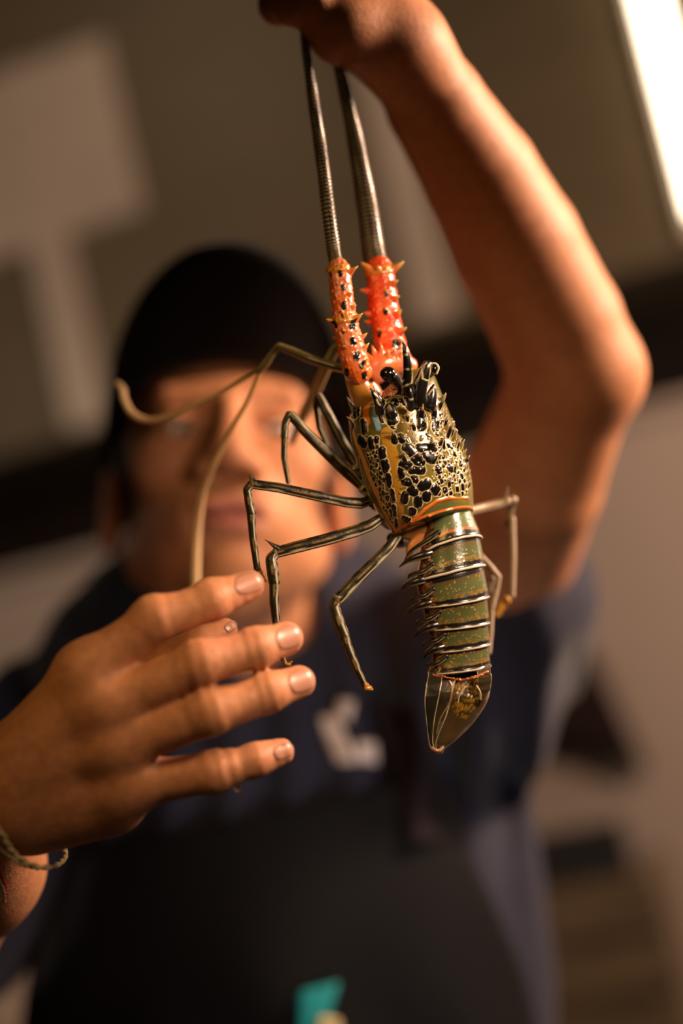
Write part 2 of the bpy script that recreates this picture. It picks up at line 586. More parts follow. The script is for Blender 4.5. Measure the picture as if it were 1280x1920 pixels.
# pale tub at the lower left, on a work table
tbc = PW(-12, 1930, 1.8)
tub = empty('plastic_tub', tbc - np.array([0, 0, 0.10]), 'pale beige plastic tub standing at the lower left beside the man', 'tub')
M_tub = mat('tub_plastic', (0.16, 0.12, 0.09), rough=0.55)
prof = [(0.02, -0.10), (0.036, -0.10), (0.040, -0.09), (0.044, 0.04), (0.042, 0.05), (0.036, 0.055), (0.001, 0.058)]
A_ = np.linspace(0, 2 * np.pi, 40, endpoint=False)
g_ = np.array([[(tbc[0] + r * np.cos(a), tbc[1] + r * np.sin(a), tbc[2] + z) for a in A_] for r, z in [(0.001, -0.10)] + prof[:-2]])
def rev(g):
    n, m = g.shape[:2]; idx = np.arange(n * m).reshape(n, m); r = np.roll(idx, -1, 1)
    q = np.stack([idx[:-1], idx[1:], r[1:], r[:-1]], -1).reshape(-1, 4).tolist()
    return g.reshape(-1, 3), q + [idx[0].tolist(), idx[-1].tolist()]
mk('tub_body', *rev(g_), M_tub, tub)
g_ = np.array([[(tbc[0] + r * np.cos(a), tbc[1] + r * np.sin(a), tbc[2] + z) for a in A_] for r, z in [(0.001, 0.050), (0.044, 0.050), (0.046, 0.054), (0.046, 0.060), (0.042, 0.064), (0.001, 0.066)]])
mk('tub_lid', *rev(g_), M_tub, tub)
wt = empty('work_table', (tbc[0] - 0.25, tbc[1] + 0.1, 0), 'dark steel work table under the pale tub at the lower left', 'table')
def wbx(name, x0, x1, y0, y1, z0, z1, m, parent):
    v, f = box_mesh(x0, x1, y0, y1, z0, z1, 0.002); return mk(name, v, f, m, parent, smooth=False)
zt_ = tbc[2] - 0.10
wbx('table_top', tbc[0] - 0.6, tbc[0] + 0.08, tbc[1] - 0.08, tbc[1] + 0.4, zt_ - 0.03, zt_ - 0.0005, M_dark, wt)
for a_ in (tbc[0] - 0.57, tbc[0] + 0.04):
    for b_ in (tbc[1] - 0.06, tbc[1] + 0.35):
        wbx('leg', a_, a_ + 0.03, b_, b_ + 0.03, 0, zt_ - 0.03, M_dark, wt)

# ================================================================== THE MAN
HS = 1.03
yw, pt = math.radians(6), math.radians(-20)
Ry = np.array([[math.cos(yw), 0, math.sin(yw)], [0, 1, 0], [-math.sin(yw), 0, math.cos(yw)]])
Rx = np.array([[1, 0, 0], [0, math.cos(pt), -math.sin(pt)], [0, math.sin(pt), math.cos(pt)]])
RH = Ry @ Rx
EYE = np.array([0, 0.012, 0.086])
HC = P(430, 797, 1.02) - RH @ (EYE * HS)
def hl(x, y, z): return HC + RH @ (np.array([x, y, z]) * HS)
def E(x, y, z, r, k=0.01): return Ell(hl(x, y, z), np.array(r) * HS, RH, k)
def C(a, b, r1, r2, k=0.01): return Cone(hl(*a), hl(*b), r1 * HS, r2 * HS, k)
head = [
    E(0, .04, -.012, (.077, .092, .098)), E(0, -.04, .030, (.062, .078, .064), .03),
    C((-.052, -.055, .0), (0, -.104, .072), .024, .018, .02), C((.052, -.055, .0), (0, -.104, .072), .024, .018, .02),
    E(0, -.100, .076, (.024, .019, .018), .015), E(-.043, -.008, .062, (.026, .022, .022), .018), E(.043, -.008, .062, (.026, .022, .022), .018),
    C((-.042, .036, .076), (.042, .036, .076), .011, .011, .016), E(0, -.055, .078, (.036, .026, .020), .015),
]
nose = [C((0, .026, .090), (0, -.018, .113), .0085, .0125, .006), E(0, -.022, .115, (.0145, .0125, .0125), k=.006),
        E(-.0155, -.026, .101, (.0095, .0095, .0120), .006), E(.0155, -.026, .101, (.0095, .0095, .0120), .006)]
sock = [E(-.0325, .013, .102, (.020, .0125, .0165), .002), E(.0325, .013, .102, (.020, .0125, .0165), .002)]
lids = [C((-.048, .018, .075), (-.019, .017, .081), .0042, .0040, .002), C((.048, .018, .075), (.019, .017, .081), .0042, .0040, .002),
        E(-.033, .0185, .080, (.0145, .005, .0095), .003), E(.033, .0185, .080, (.0145, .005, .0095), .003),
        E(-.033, .003, .077, (.0145, .0045, .009), .003), E(.033, .003, .077, (.0145, .0045, .009), .003)]
lips = [E(-.009, -.0530, .0965, (.016, .0060, .0085), .004), E(.009, -.0530, .0965, (.016, .0060, .0085), .004), E(0, -.0670, .0945, (.020, .0072, .0090), .004)]
seam = [C((-.026, -.0610, .094), (0, -.0595, .1035), .0016, .0020, .002), C((.026, -.0610, .094), (0, -.0595, .1035), .0016, .0020, .002),
        E(-.0075, -.031, .1085, (.0042, .0045, .0055), .002), E(.0075, -.031, .1085, (.0042, .0045, .0055), .002)]
ears = [E(-.086, -.016, -.014, (.010, .034, .020), .006), E(.086, -.016, -.014, (.010, .034, .020), .006)]
conch = [E(-.096, -.012, -.008, (.007, .018, .010), .002), E(.096, -.012, -.008, (.007, .018, .010), .002)]

def cn(a, b, k=0.01, flat=None):
    """a, b: (px, py, depth, radius px)"""
    return Cone(P(*a[:3]), P(*b[:3]), RR(a[3], a[2]), RR(b[3], b[2]), k, flat)
def chain(pts, k=0.004):
    return [cn(a, b, k) for a, b in zip(pts[:-1], pts[1:])]
def el(px, py, d, rx, ry, rz, k=0.01, rot=0.0):
    c_, s_ = math.cos(rot), math.sin(rot)
    return Ell(P(px, py, d), (RR(rx, d), RR(ry, d), rz), np.array([[c_, -s_, 0], [s_, c_, 0], [0, 0, 1.]]), k)

neck = [Cone(hl(0, -.05, -.03), P(445, 1180, 1.16), .058, .062, .03), Cone(P(445, 1180, 1.16), P(490, 1420, 1.20), .062, .06, .03)]
NB = P(445, 1250, 1.18)
SHL, SHR = P(-30, 1490, 1.14), P(900, 1290, 1.135)
core = [Cone(NB, SHL, .05, .052, .03), Cone(NB, SHR, .045, .05, .03)]
# raised arm, gripping hand
raised = chain([(762, 96, .800, 73), (815, 195, .825, 91), (900, 332, .858, 107), (967, 462, .885, 120), (1044, 610, .91, 121), (1078, 690, .92, 116)], .003)
raised += [el(1146, 712, .925, 50, 60, .018, .02)]
raised += [cn((1078, 700, .92, 116), (1000, 905, .975, 128), .012), cn((1000, 905, .975, 128), (900, 1185, 1.115, 126), .004)]
rpalm = [cn((752, 85, .800, 72), (690, 20, .795, 74), .02), cn((690, 20, .795, 72), (665, -110, .79, 70), .02), cn((715, 75, .788, 58), (640, 52, .775, 50), .02), cn((640, 52, .775, 50), (600, 25, .770, 40), .02)]
rfing = []
for i, y in enumerate((8, -46, -98, -146)):
    q = [(650, y - 14, .805, 36), (556, y - 8, .808, 34), (520, y + 2, .785, 32), (545, y + 6, .765, 29), (592, y, .760, 26)]
    rfing += chain([q[0], q[1], q[2], q[3], q[4]], .006)
rfing += chain([(665, -150, .775, 42), (600, -196, .768, 34), (545, -190, .765, 28)], .006)
# near hand, back of the hand to the lens
nr = chain([(-14, 1478, .690, 70), (-45, 1625, .765, 105), (-170, 1870, .88, 106), (-300, 2040, 1.0, 112)], .03)
nr += [cn((-300, 2040, 1.0, 112), (-30, 1490, 1.14, 125), .03)]
WR = (-6, 1470, .684, 66)
MI, MM, MR_, MP = (158, 1262, .671, 50), (186, 1330, .669, 50), (204, 1402, .672, 49), (222, 1474, .678, 47)
hpalm = [cn(WR, MI, .014), cn(WR, MM, .014), cn(WR, MR_, .014), cn(WR, MP, .014), cn((66, 1524, .690, 78), (205, 1502, .688, 66), .018),
         el(168, 1252, .664, 38, 34, .0075, .012), el(196, 1322, .660, 40, 34, .0085, .012), el(214, 1398, .664, 36, 30, .0075, .012), el(236, 1466, .671, 32, 26, .006, .014),
         cn((60, 1440, .693, 62), (235, 1318, .705, 48), .02),
         cn((40, 1430, .6665, 11), (180, 1322, .6575, 10), .012), cn((30, 1460, .668, 10), (200, 1400, .661, 9), .012), cn((40, 1400, .668, 10), (150, 1262, .660, 9), .012)]
fi = chain([MI, (290, 1164, .667, 40), (396, 1127, .674, 36), (466, 1098, .686, 29)], .003)
fm = chain([MM, (372, 1246, .661, 40), (478, 1216, .672, 35.5), (537, 1197, .684, 31.5)], .003)
fr = chain([MR_, (392, 1337, .661, 41), (500, 1300, .672, 35.5), (560, 1279, .684, 31.5)], .003)
fp = chain([MP, (398, 1449, .671, 36), (478, 1426, .676, 30), (526, 1410, .684, 25.5)], .003)
th = chain([(215, 1310, .712, 50), (318, 1236, .722, 34), (378, 1204, .728, 31), (420, 1184, .733, 26)], .003)
for q, (ax_, ay_), (bx_, by_) in ((fi, (286, 1150), (392, 1115)), (fm, (375, 1236), (478, 1212)), (fr, (395, 1328), (500, 1294)), (fp, (402, 1444), (478, 1424))):
    for (x_, y_), s_ in (((ax_, ay_), 1.0), ((bx_, by_), .8)):
        z_ = {id(fi): .658, id(fm): .6525, id(fr): .6525, id(fp): .663}[id(q)] + (0.0125 if s_ < 1 else 0)
        q.append(el(x_, y_, z_ + .0085, 27 * s_, 25 * s_, .0050, .010))
# fingers keep apart: each its own group, tight between groups
class Union:
    def __init__(s, chains, k):
        s.chains, s.k, s.kk = chains, k, k
    def f(s, p):
        d = None
        for c in s.chains:
            g = None
            for pr in c: g = smin(g, pr.f(p), pr.k)
            d = smin(d, g, s.kk)
        return d

FING = Union([fi, fm, fr, fp, th], 0.0025)
def creases(p):
    """small skin folds over the finger joints of the near hand"""
    d = np.zeros(len(p))
    zone = (p[:, 2] > -0.70) & (p[:, 0] < 0.0)
    if zone.any():
        q = p[zone]; u = pix(q); e = np.zeros(len(q))
        for (x, y, dx, dy, n, wd, amp) in ((286, 1150, .93, -.36, 4, 26, .00045), (392, 1118, .95, -.30, 3, 18, .00035), (375, 1240, .95, -.30, 4, 26, .0005), (480, 1214, .95, -.28, 4, 20, .00055),
                                           (397, 1332, .94, -.34, 4, 26, .0005), (502, 1298, .95, -.32, 4, 20, .00055), (404, 1446, .97, -.2, 4, 24, .00045), (480, 1425, .96, -.28, 3, 15, .0004)):
            a = (u[:, 0] - x) * dx + (u[:, 1] - y) * dy
            e += amp * 0.22 * np.cos(a / wd * math.pi * n / 2 + 0.15 * (u[:, 1] - y) / 10) * np.exp(-(a / wd) ** 2)
        d[zone] = e
    return d

body = Field([
    (.01, 1, head), (.008, 1, nose), (.012, -1, sock), (.004, 1, lids), (.006, 1, lips), (.003, -1, seam), (.006, 1, ears), (.006, -1, conch),
    (.03, 1, neck), (.04, 1, core), (.03, 1, raised), (.02, 1, rpalm), (.006, 1, rfing), (.03, 1, nr), (.02, 1, hpalm), (.010, 1, [FING])], post=creases)

bv, bf = body.mesh((-.60, -.50, -1.36), (.24, .44, -.60), 0.0013)
# keep the largest connected piece only
print('body verts', len(bv), len(bf))

M_skin = mat('brown_skin', (0.40, 0.2, 0.11), rough=0.5, spec=0.3, attr='Col', sss=0.4, vary=0.16, vscale=210, bump=0.4, bscale=700, sss_scale=0.007)
skin = np.array([0.47, 0.205, 0.098])
bcol = np.broadcast_to(skin, bv.shape).copy()
q = (bv - HC) @ RH / HS
isface = (np.abs(q[:, 0]) < .09) & (q[:, 1] > -.13) & (q[:, 2] > 0.03)
lipd = np.sqrt((q[:, 0] / .026) ** 2 + ((q[:, 1] + .060) / .0125) ** 2 + ((q[:, 2] - .098) / .014) ** 2)
a_ = ((1 - sstep(.8, 1.1, lipd)) * isface)[:, None]
bcol = bcol * (1 - a_) + np.array([.33, .115, .085]) * a_
must = np.sqrt((q[:, 0] / .030) ** 2 + ((q[:, 1] + .043) / .010) ** 2)
a_ = (.45 * (1 - sstep(.5, 1.2, must)) * isface)[:, None]
bcol = bcol * (1 - a_) + np.array([.10, .05, .03]) * a_
browd = np.minimum(np.abs(q[:, 0] - .034), np.abs(q[:, 0] + .034))
u = pix(bv)
near = (bv[:, 2] > -.75) & (bv[:, 0] < -.02)
tipsd = np.min(np.stack([np.hypot(u[:, 0] - x, u[:, 1] - y) for x, y in ((480, 1095), (550, 1196), (573, 1278), (535, 1408), (430, 1180))]), 0)
a_ = (.55 * (1 - sstep(20, 75, tipsd)) * near)[:, None]
bcol = bcol * (1 - a_) + np.array([.52, .21, .125]) * a_
fistv = (bv[:, 1] > .2)
base = Wd(P(560, 2600, 1.2)); base[2] = 0
man = empty('person', base, 'man in black cap, dark t-shirt and apron, holding up a spiny lobster', 'person')
mk('body', Wd(bv), bf, M_skin, man, col=bcol, recalc=False)

# nails
M_nail = mat('finger_nail', (0.40, 0.19, 0.13), rough=0.34, spec=0.5, sss=0.2, sss_scale=0.003)
def nail(cx, cy, dx, dy, hl_, hw_, off=0.0003):
    nu, nv = 13, 13
    uu, vv = np.meshgrid(np.linspace(-1, 1, nu), np.linspace(-1, 1, nv), indexing='ij')
    # square to rounded shape
    x = uu * np.sqrt(1 - 0.42 * vv ** 2); y = vv * np.sqrt(1 - 0.42 * uu ** 2)
    px = cx + x * hl_ * dx - y * hw_ * dy; py = cy + x * hl_ * dy + y * hw_ * dx
    fr_ = march(body, px, py, 0.55, 0.8, off).reshape(nu, nv, 3)
    edge = (np.maximum(np.abs(uu), np.abs(vv)) > 0.95)[..., None]
    fr_ = fr_ + np.where(edge, np.array([0, 0, -0.0007]), np.array([0, 0, 0.0002]))
    bk = fr_ - np.array([0, 0, 0.0012])
    v, f = solid(fr_, bk)
    return mk('finger_nail', Wd(v), f, M_nail, man)
for a in ((466, 1094, .97, -.22, 29, 21), (541, 1195, .96, -.26, 26, 23.5), (565, 1277, .95, -.3, 26, 23.5), (531, 1409, .92, -.38, 20, 15), (432, 1175, .8, -.55, 13, 10)):
    nail(*a)

# eyes, brows
M_eye = mat('eyeball', (0.8, 0.74, 0.7), rough=0.15)
M_iris = mat('dark_iris', (0.02, 0.012, 0.008), rough=0.08)
M_brow = mat('brow_hair', (0.012, 0.008, 0.006), rough=0.7)
def blob(name, c, r, R, m, parent, n=20):
    b = bmesh.new(); bmesh.ops.create_uvsphere(b, u_segments=n, v_segments=n // 2 + 2, radius=1)
    b.verts.index_update()
    v = np.array([q.co[:] for q in b.verts]); f = [[q.index for q in x.verts] for x in b.faces]; b.free()
    return mk(name, Wd((v * np.asarray(r)) @ R.T + c), f, m, parent)
for s_ in (-1, 1):
    e_ = blob('eye', hl(s_ * .033, .0095, .0735), np.array([.0122] * 3) * HS, RH, M_eye, man)
    g_ = blob('iris', hl(s_ * .033 + .002, .0075, .0822), np.array([.0066, .0066, .0045]) * HS, RH, M_iris, e_)
    x = np.linspace(-1, 1, 15)
    pts = [hl(s_ * (.033 + .019 * t), .036 + .005 * (1 - t * s_ * s_) * .6 - .004 * t * t, .0865 - .010 * (max(t, 0) ** 2) - .002) for t in x]
    ring = np.array([[p + RH @ np.array([0, math.cos(a), math.sin(a) * .6]) * .0042 * HS * math.sqrt(max(.06, 1 - t * t)) for a in np.linspace(0, 2 * np.pi, 10, endpoint=False)] for p, t in zip(pts, x)])
    mk('eyebrow', Wd(rev(ring)[0]), rev(ring)[1], M_brow, man)

# hair round the sides and back, under the cap
M_hair = mat('black_hair', (0.008, 0.006, 0.005), rough=0.6, bump=0.5, bscale=400)
hair = Field([(.01, 1, [Ell(hl(0, .03, -.022), np.array([.084, .088, .099]) * HS, RH)]), (.008, -1, [Ell(hl(0, -.03, .075), np.array([.12, .16, .085]) * HS, RH)]),
              (.008, -1, [Ell(hl(0, -.11, -.0), np.array([.13, .085, .14]) * HS, RH)])])
hv, hf = hair.mesh(HC - .16, HC + .16, .003)
mk('hair', Wd(hv), hf, M_hair, man, recalc=False)

# cap: crown and brim
M_cap = mat('black_cap_cloth', (0.005, 0.004, 0.004), rough=0.85, spec=0.12, bump=0.3, bscale=500, sheen=0.05)
cap = empty('cap', np.zeros(3), None); cap.parent = man
cap.location = Wd(hl(0, .05, 0)) - base
cap['label'] = 'plain black baseball cap with its brim tipped up'
n_, m_ = 26, 64
A_ = np.linspace(0, 2 * np.pi, m_, endpoint=False)
def crown(off):
    g = []
    for t in np.linspace(0, 1, n_):
        th_ = t * np.pi / 2
        row = []
        for a in A_:
            fx, fz = np.sin(a), np.cos(a)
            yb = .022 + .034 * (fz + 1) / 2 - .012 * (1 - fz) / 2           # lower edge: higher in front
            top = .168
            rx, rz = .094 + off, .110 + off
            sh = np.cos(th_) ** .62
            row.append(hl(rx * fx * sh, yb + (top + off - yb) * np.sin(th_) ** .9, -.012 + rz * fz * sh))
        g.append(row)
    return np.array(g)
co, ci = crown(0.0), crown(-.003)
gg = np.concatenate([co, ci[::-1]])
n2 = len(gg); idx = np.arange(n2 * m_).reshape(n2, m_); r_ = np.roll(idx, -1, 1); i2 = np.roll(np.arange(n2), -1)
qf = np.concatenate([np.stack([idx[i], idx[i2[i]], r_[i2[i]], r_[i]], -1) for i in range(n2)]).tolist()
M_crown = mat('cap_crown_cloth', (0.024, 0.018, 0.018), rough=0.9, spec=0.12, bump=0.3, bscale=500)
mk('crown', Wd(gg.reshape(-1, 3)), qf, M_crown, cap)
def brim(off):
    g = []
    for v in np.linspace(0, 1, 14):
        row = []
        for u_ in np.linspace(-1, 1, 33):
            a = u_ * 1.32
            L_ = .083 * (math.cos(u_ * 1.45) ** .55 if abs(u_) < 1 else 0.04)
            x0, z0 = .0945 * math.sin(a), -.012 + .1105 * math.cos(a)
            y0 = .022 + .034 * (math.cos(a) + 1) / 2
            row.append(hl(x0 * (1 - .02 * v), y0 + L_ * v * .60 - .022 * u_ * u_ * v + off, z0 + L_ * v * .86))
        g.append(row)
    return np.array(g)
v, f = solid(brim(.0035), brim(0))
mk('brim', Wd(v), f, M_cap, cap)

# t-shirt
TW = np.array([.12, -.99, -.08]); TW /= np.linalg.norm(TW)
FLZ = np.array([0, 0, 1.])
torso = [Cone(P(470, 1400, 1.19), P(545, 1760, 1.18), .196, .203, .04, (FLZ, .58)), Cone(P(545, 1760, 1.18), P(620, 2250, 1.15), .203, .198, .04, (FLZ, .62)),
         Cone(P(455, 1222, 1.175), P(40, 1460, 1.16), .052, .066, .05), Cone(P(450, 1240, 1.175), P(850, 1275, 1.14), .046, .056, .03)]
sleeves = [Cone(P(10, 1470, 1.15), P(-110, 1720, 1.06), .076, .074, .03), Cone(P(880, 1275, 1.15), P(950, 1110, 1.075), .084, .066, .04),
           el(1005, 1160, 1.06, 72, 88, .05, .03), el(900, 1290, 1.12, 85, 120, .07, .05)]
neckhole = [Cone(P(440, 1000, 1.10), P(446, 1140, 1.125), .055, .062, .004)]
def folds(p):
    x, y = p[:, 0] + .12 * p[:, 1], p[:, 1]
    ch = np.exp(-((y + .20) / .09) ** 2)
    f1 = np.sin(x * 2 * np.pi / .047 + 1.2 * np.sin(y * 14) + .6) * ch * .009
    sd = sstep(.12, .2, x) * sstep(-.15, -.25, y)
    f2 = np.sin((x - .35 * y) * 2 * np.pi / .06) * .006 * sd
    f3 = snoise(p, 30, 3) * .0025
    return f1 + f2 + f3
shirt = Field([(.03, 1, torso), (.025, 1, sleeves), (.006, -1, neckhole)], post=folds)
sv, sf = shirt.mesh((-.62, -.72, -1.38), (.28, .10, -.95), .0045)
M_shirt = mat('navy_cotton', (0.019, 0.019, 0.033), rough=0.75, spec=0.12, vary=0.1, vscale=60, bump=0.3, bscale=700, sheen=0.1)
mk('t_shirt', Wd(sv), sf, M_shirt, man, recalc=False)

def sheet(field, left, right, n, m, off, thick, fold=0.0):
    left, right = catmull(left, np.linspace(0, 1, n)), catmull(right, np.linspace(0, 1, n))
    t = np.linspace(0, 1, m)[None, :, None]
    px = left[:, None] * (1 - t) + right[:, None] * t
    fr_ = march(field, px[..., 0], px[..., 1], .8, 1.5, off).reshape(n, m, 3)
    if fold:
        fr_[..., 2] += fold * np.sin(px[..., 0] / 52 - px[..., 1] / 200 + np.sin(px[..., 1] / 90)) * (.3 + .7 * np.linspace(0, 1, n))[:, None]
    return solid(fr_, fr_ - np.array([0, 0, thick]))
M_apron = mat('black_apron_cloth', (0.0045, 0.004, 0.004), rough=0.7, spec=0.12, bump=0.3, bscale=500, sheen=0.02)
flatshirt = Field(shirt.groups)
v, f = sheet(flatshirt, [(150, 1606), (105, 1700), (50, 1850), (20, 2050), (10, 2300)], [(800, 1462), (880, 1600), (950, 1750), (1000, 1900), (1060, 2300)], 60, 60, .014, .003, .003)
apron = mk('apron', Wd(v), f, M_apron, man)
apron['label'] = 'black bib apron over the dark navy t-shirt'
M_strap = mat('dark_strap', (0.014, 0.009, 0.010), rough=0.7, spec=0.12)
v, f = sheet(shirt, [(700, 1330), (722, 1420), (750, 1520), (762, 1580)], [(780, 1325), (815, 1420), (868, 1540), (880, 1580)], 24, 10, .018, .003)
mk('apron_strap', Wd(v), f, M_strap, apron)
# pale print on the shirt's chest
M_print = mat('pale_print', (0.75, 0.62, 0.56), rough=0.5)
for L_, R_ in (([(600, 1345), (612, 1385), (630, 1432)], [(628, 1342), (650, 1385), (668, 1430)]), ([(636, 1312), (630, 1345)], [(664, 1316), (655, 1352)]),
               ([(668, 1392), (670, 1428)], [(704, 1390), (708, 1432)]), ([(745, 1340), (750, 1365)], [(772, 1342), (780, 1370)])):
    v, f = sheet(shirt, L_, R_, 8, 5, .008, .002)
    mk('chest_print', Wd(v), f, M_print, man)['label'] = 'pale blurred print on the chest of the t-shirt'

# trousers and shoes, below the picture
hip = Wd(P(620, 2280, 1.16))
M_trous = mat('dark_trousers', (0.012, 0.012, 0.016), rough=0.8)
tro = Field([(.04, 1, [Cone((hip[0] - .08, hip[1], hip[2]), (hip[0] + .08, hip[1], hip[2]), .12, .12, .05), Cone((hip[0] - .09, hip[1], hip[2] - .05), (hip[0] - .12, hip[1] + .02, .07), .095, .06, .03),
                       Cone((hip[0] + .09, hip[1], hip[2] - .05), (hip[0] + .12, hip[1] + .02, .07), .095, .06, .03)])])
tv, tf = tro.mesh((hip[0] - .3, hip[1] - .2, -.02), (hip[0] + .3, hip[1] + .22, hip[2] + .2), .012)
mk('trousers', tv, tf, M_trous, man, recalc=False)
for s_ in (-1, 1):
    sh = Field([(.02, 1, [Cone((hip[0] + s_ * .12, hip[1] + .06, .045), (hip[0] + s_ * .13, hip[1] - .14, .036), .043, .035, .02)])])
    shv, shf = sh.mesh((hip[0] + s_ * .12 - .1, hip[1] - .22, -.02), (hip[0] + s_ * .12 + .1, hip[1] + .16, .12), .008)
    shv[:, 2] = np.maximum(shv[:, 2], 0)
    mk('shoe', shv, shf, M_trous, man, recalc=False)

# string bracelets on the near wrist
M_cord = mat('beige_cord', (0.42, 0.30, 0.15), rough=0.8, bump=0.5, bscale=900)
M_red = mat('red_cord', (0.45, 0.02, 0.015), rough=0.7)
def cord(name, pts, m, label):
    g = tube(pts, m=12, step=2, col=(1, 1, 1), smooth=True)
    tw = np.sin(g.s * 90 + g.ph * 2) * .0004
    g.v = g.v + g.nn * tw[..., None]
    o = g.build(name, m, man); o['label'] = label
cord('string_bracelet', [(-60, 1500, .665, 4), (-25, 1535, .658, 5), (2, 1562, .662, 5.5), (17, 1588, .667, 5.5), (40, 1612, .672, 5), (75, 1626, .680, 4.5), (108, 1621, .695, 4.5), (122, 1605, .707, 4.5), (118, 1585, .72, 4)], M_cord, 'loose beige string around the near wrist')
cord('string_bracelet', [(-30, 1560, .672, 3), (-5, 1585, .672, 3.5), (14, 1602, .675, 3.5), (38, 1620, .679, 3.5), (72, 1628, .686, 3)], M_cord, 'second beige string around the near wrist')
cord('string_bracelet', [(-6, 1605, .684, 3), (2, 1640, .690, 3.5), (10, 1662, .694, 3.5), (11, 1688, .70, 3)], M_red, 'red string end hanging from the near wrist')
cord('string_bracelet', [(-12, 1620, .684, 3), (-3, 1650, .689, 3), (6, 1668, .692, 3), (8, 1690, .698, 3)], M_cord, 'beige string end hanging beside the red one')

# teal cloth and a pale card in the apron
M_teal = mat('teal_cloth', (0.0, 0.26, 0.26), rough=0.6)
v, f = sheet(shirt, [(562, 1862), (560, 1900), (562, 2000)], [(634, 1845), (622, 1885), (585, 2000)], 12, 8, .024, .004)
o = mk('cloth', Wd(v), f, M_teal); tag(o, 'folded teal cloth tucked into the black apron at the bottom of the picture', 'cloth')
M_card = mat('pale_card', (0.50, 0.40, 0.18), rough=0.6)
v, f = sheet(shirt, [(600, 1908), (590, 1950), (585, 2000)], [(636, 1914), (640, 1950), (645, 2000)], 8, 8, .032, .003)
o = mk('card', Wd(v), f, M_card); tag(o, 'pale yellow card corner beside the teal cloth in the apron', 'card')

# ================================================================== THE LOBSTER
CREAM, BLACKC, OLIVE, OCHRE = lin(196, 178, 140), lin(16, 12, 10), lin(92, 84, 34), lin(150, 104, 30)
ORANGE, GREEN, BLUE = lin(200, 100, 36), lin(72, 78, 44), lin(112, 150, 176)
M_shell = mat('wet_lobster_shell', (0.1, 0.1, 0.05), rough=0.27, spec=0.55, attr='Col', coat=0.5, bump=0.12, bscale=900)
M_leg = mat('leg_shell', (0.1, 0.1, 0.05), rough=0.38, spec=0.4, attr='Col', coat=0.12, bump=0.3, bscale=900)
M_gloss = mat('glossy_eye', (0.006, 0.005, 0.005), rough=0.06, coat=1.0)
lob = empty('spiny_lobster', PW(822, 1410, .735), 'live spiny lobster with black and olive shell hanging by its antennae from the raised fist', 'lobster')
Z4 = lambda x, y: (600 + x / 4, 640 + y / 4)

def hoop(Ls, Rs, dc, n, m, bfac, push, capf=True, capr=True):
    """shell lofted through left/right edge pixels; push: px the front of each hoop leans along the axis"""
    t = np.linspace(0, 1, n)
    L, R = catmull(Ls, t), catmull(Rs, t)
    pu = np.interp(t, np.linspace(0, 1, len(push)), push)
    dcs = np.interp(t, np.linspace(0, 1, len(dc)), dc)
    bf_ = np.interp(t, np.linspace(0, 1, len(bfac)), bfac)
    ph = np.arange(m) / m * 2 * np.pi
    Cc = (L + R) / 2; U = (R - L) / 2
    ax = np.gradient(Cc, axis=0); ax /= np.linalg.norm(ax, axis=1, keepdims=True)
    a = np.linalg.norm(U, axis=1)
    px = Cc[:, None] + U[:, None] * np.cos(ph)[None, :, None] + ax[:, None] * (pu[:, None] * np.sin(ph)[None])[..., None]
    d = dcs[:, None] - (a * bf_ * .72 / F)[:, None] * np.sin(ph)[None]
    v = np.stack([(px[..., 0] - 640) / F * d, (960 - px[..., 1]) / F * d, -d], -1)
    return v

def capped(v, first=True, last=True):
    parts = [v]
    if first:
        c = v[0].mean(0); parts = [c + (v[0] - c) * s for s in (0.02, 0.5, 0.85)]; parts = [np.array(parts), v]
    if last:
        c = v[-1].mean(0); parts.append(np.array([c + (v[-1] - c) * s for s in (0.85, 0.5, 0.02)]))
    return np.concatenate(parts)

# ---- carapace
cl = [(738, 712), (712, 742), (660, 772), (656, 808), (664, 852), (681, 905), (705, 957), (741, 1006)]
crr = [(790, 690), (812, 702), (824, 728), (840, 768), (858, 812), (876, 860), (886, 910), (887, 956)]
cv = capped(hoop(cl, crr, (.735, .733, .733, .735), 420, 460, (.8, .9, .92, .9), (-4, -6, -9, -12, -14, -16)))
car = Grid(cv, OLIVE)
nz = snoise(car.v, 520, 5)
car.col = car.col * (1 + .25 * nz[..., None])
car.paint(car.seg([Z4(700, 560), Z4(880, 640)], 40), lin(120, 92, 34), 20, .7)
car.paint(car.seg([Z4(760, 1000), Z4(1090, 960)], 40), lin(112, 100, 36), 20, .8)
car.paint(car.seg([Z4(430, 610), Z4(560, 650)], 16), lin(70, 60, 22), 8)
# ochre stripe, blue and orange patches, orange lower border
car.paint(car.seg([Z4(500, 690), Z4(520, 780), Z4(560, 900), Z4(575, 1050), Z4(595, 1250), Z4(592, 1410)], [12, 13, 10, 8.5, 8, 6]), lin(160, 116, 34), 1.2)
car.paint(car.seg([Z4(415, 480), Z4(412, 560), Z4(440, 650)], [4, 6, 5]), BLUE, 2)
car.paint(car.seg([Z4(350, 490), Z4(350, 610)], 7), lin(205, 110, 26), 2)
car.paint(car.seg([Z4(232, 560), Z4(255, 720), Z4(320, 880), Z4(375, 1030), Z4(445, 1180), Z4(520, 1350), Z4(575, 1440)], [5, 7, 7, 8, 8, 7, 4]), lin(206, 146, 84), 1.5)
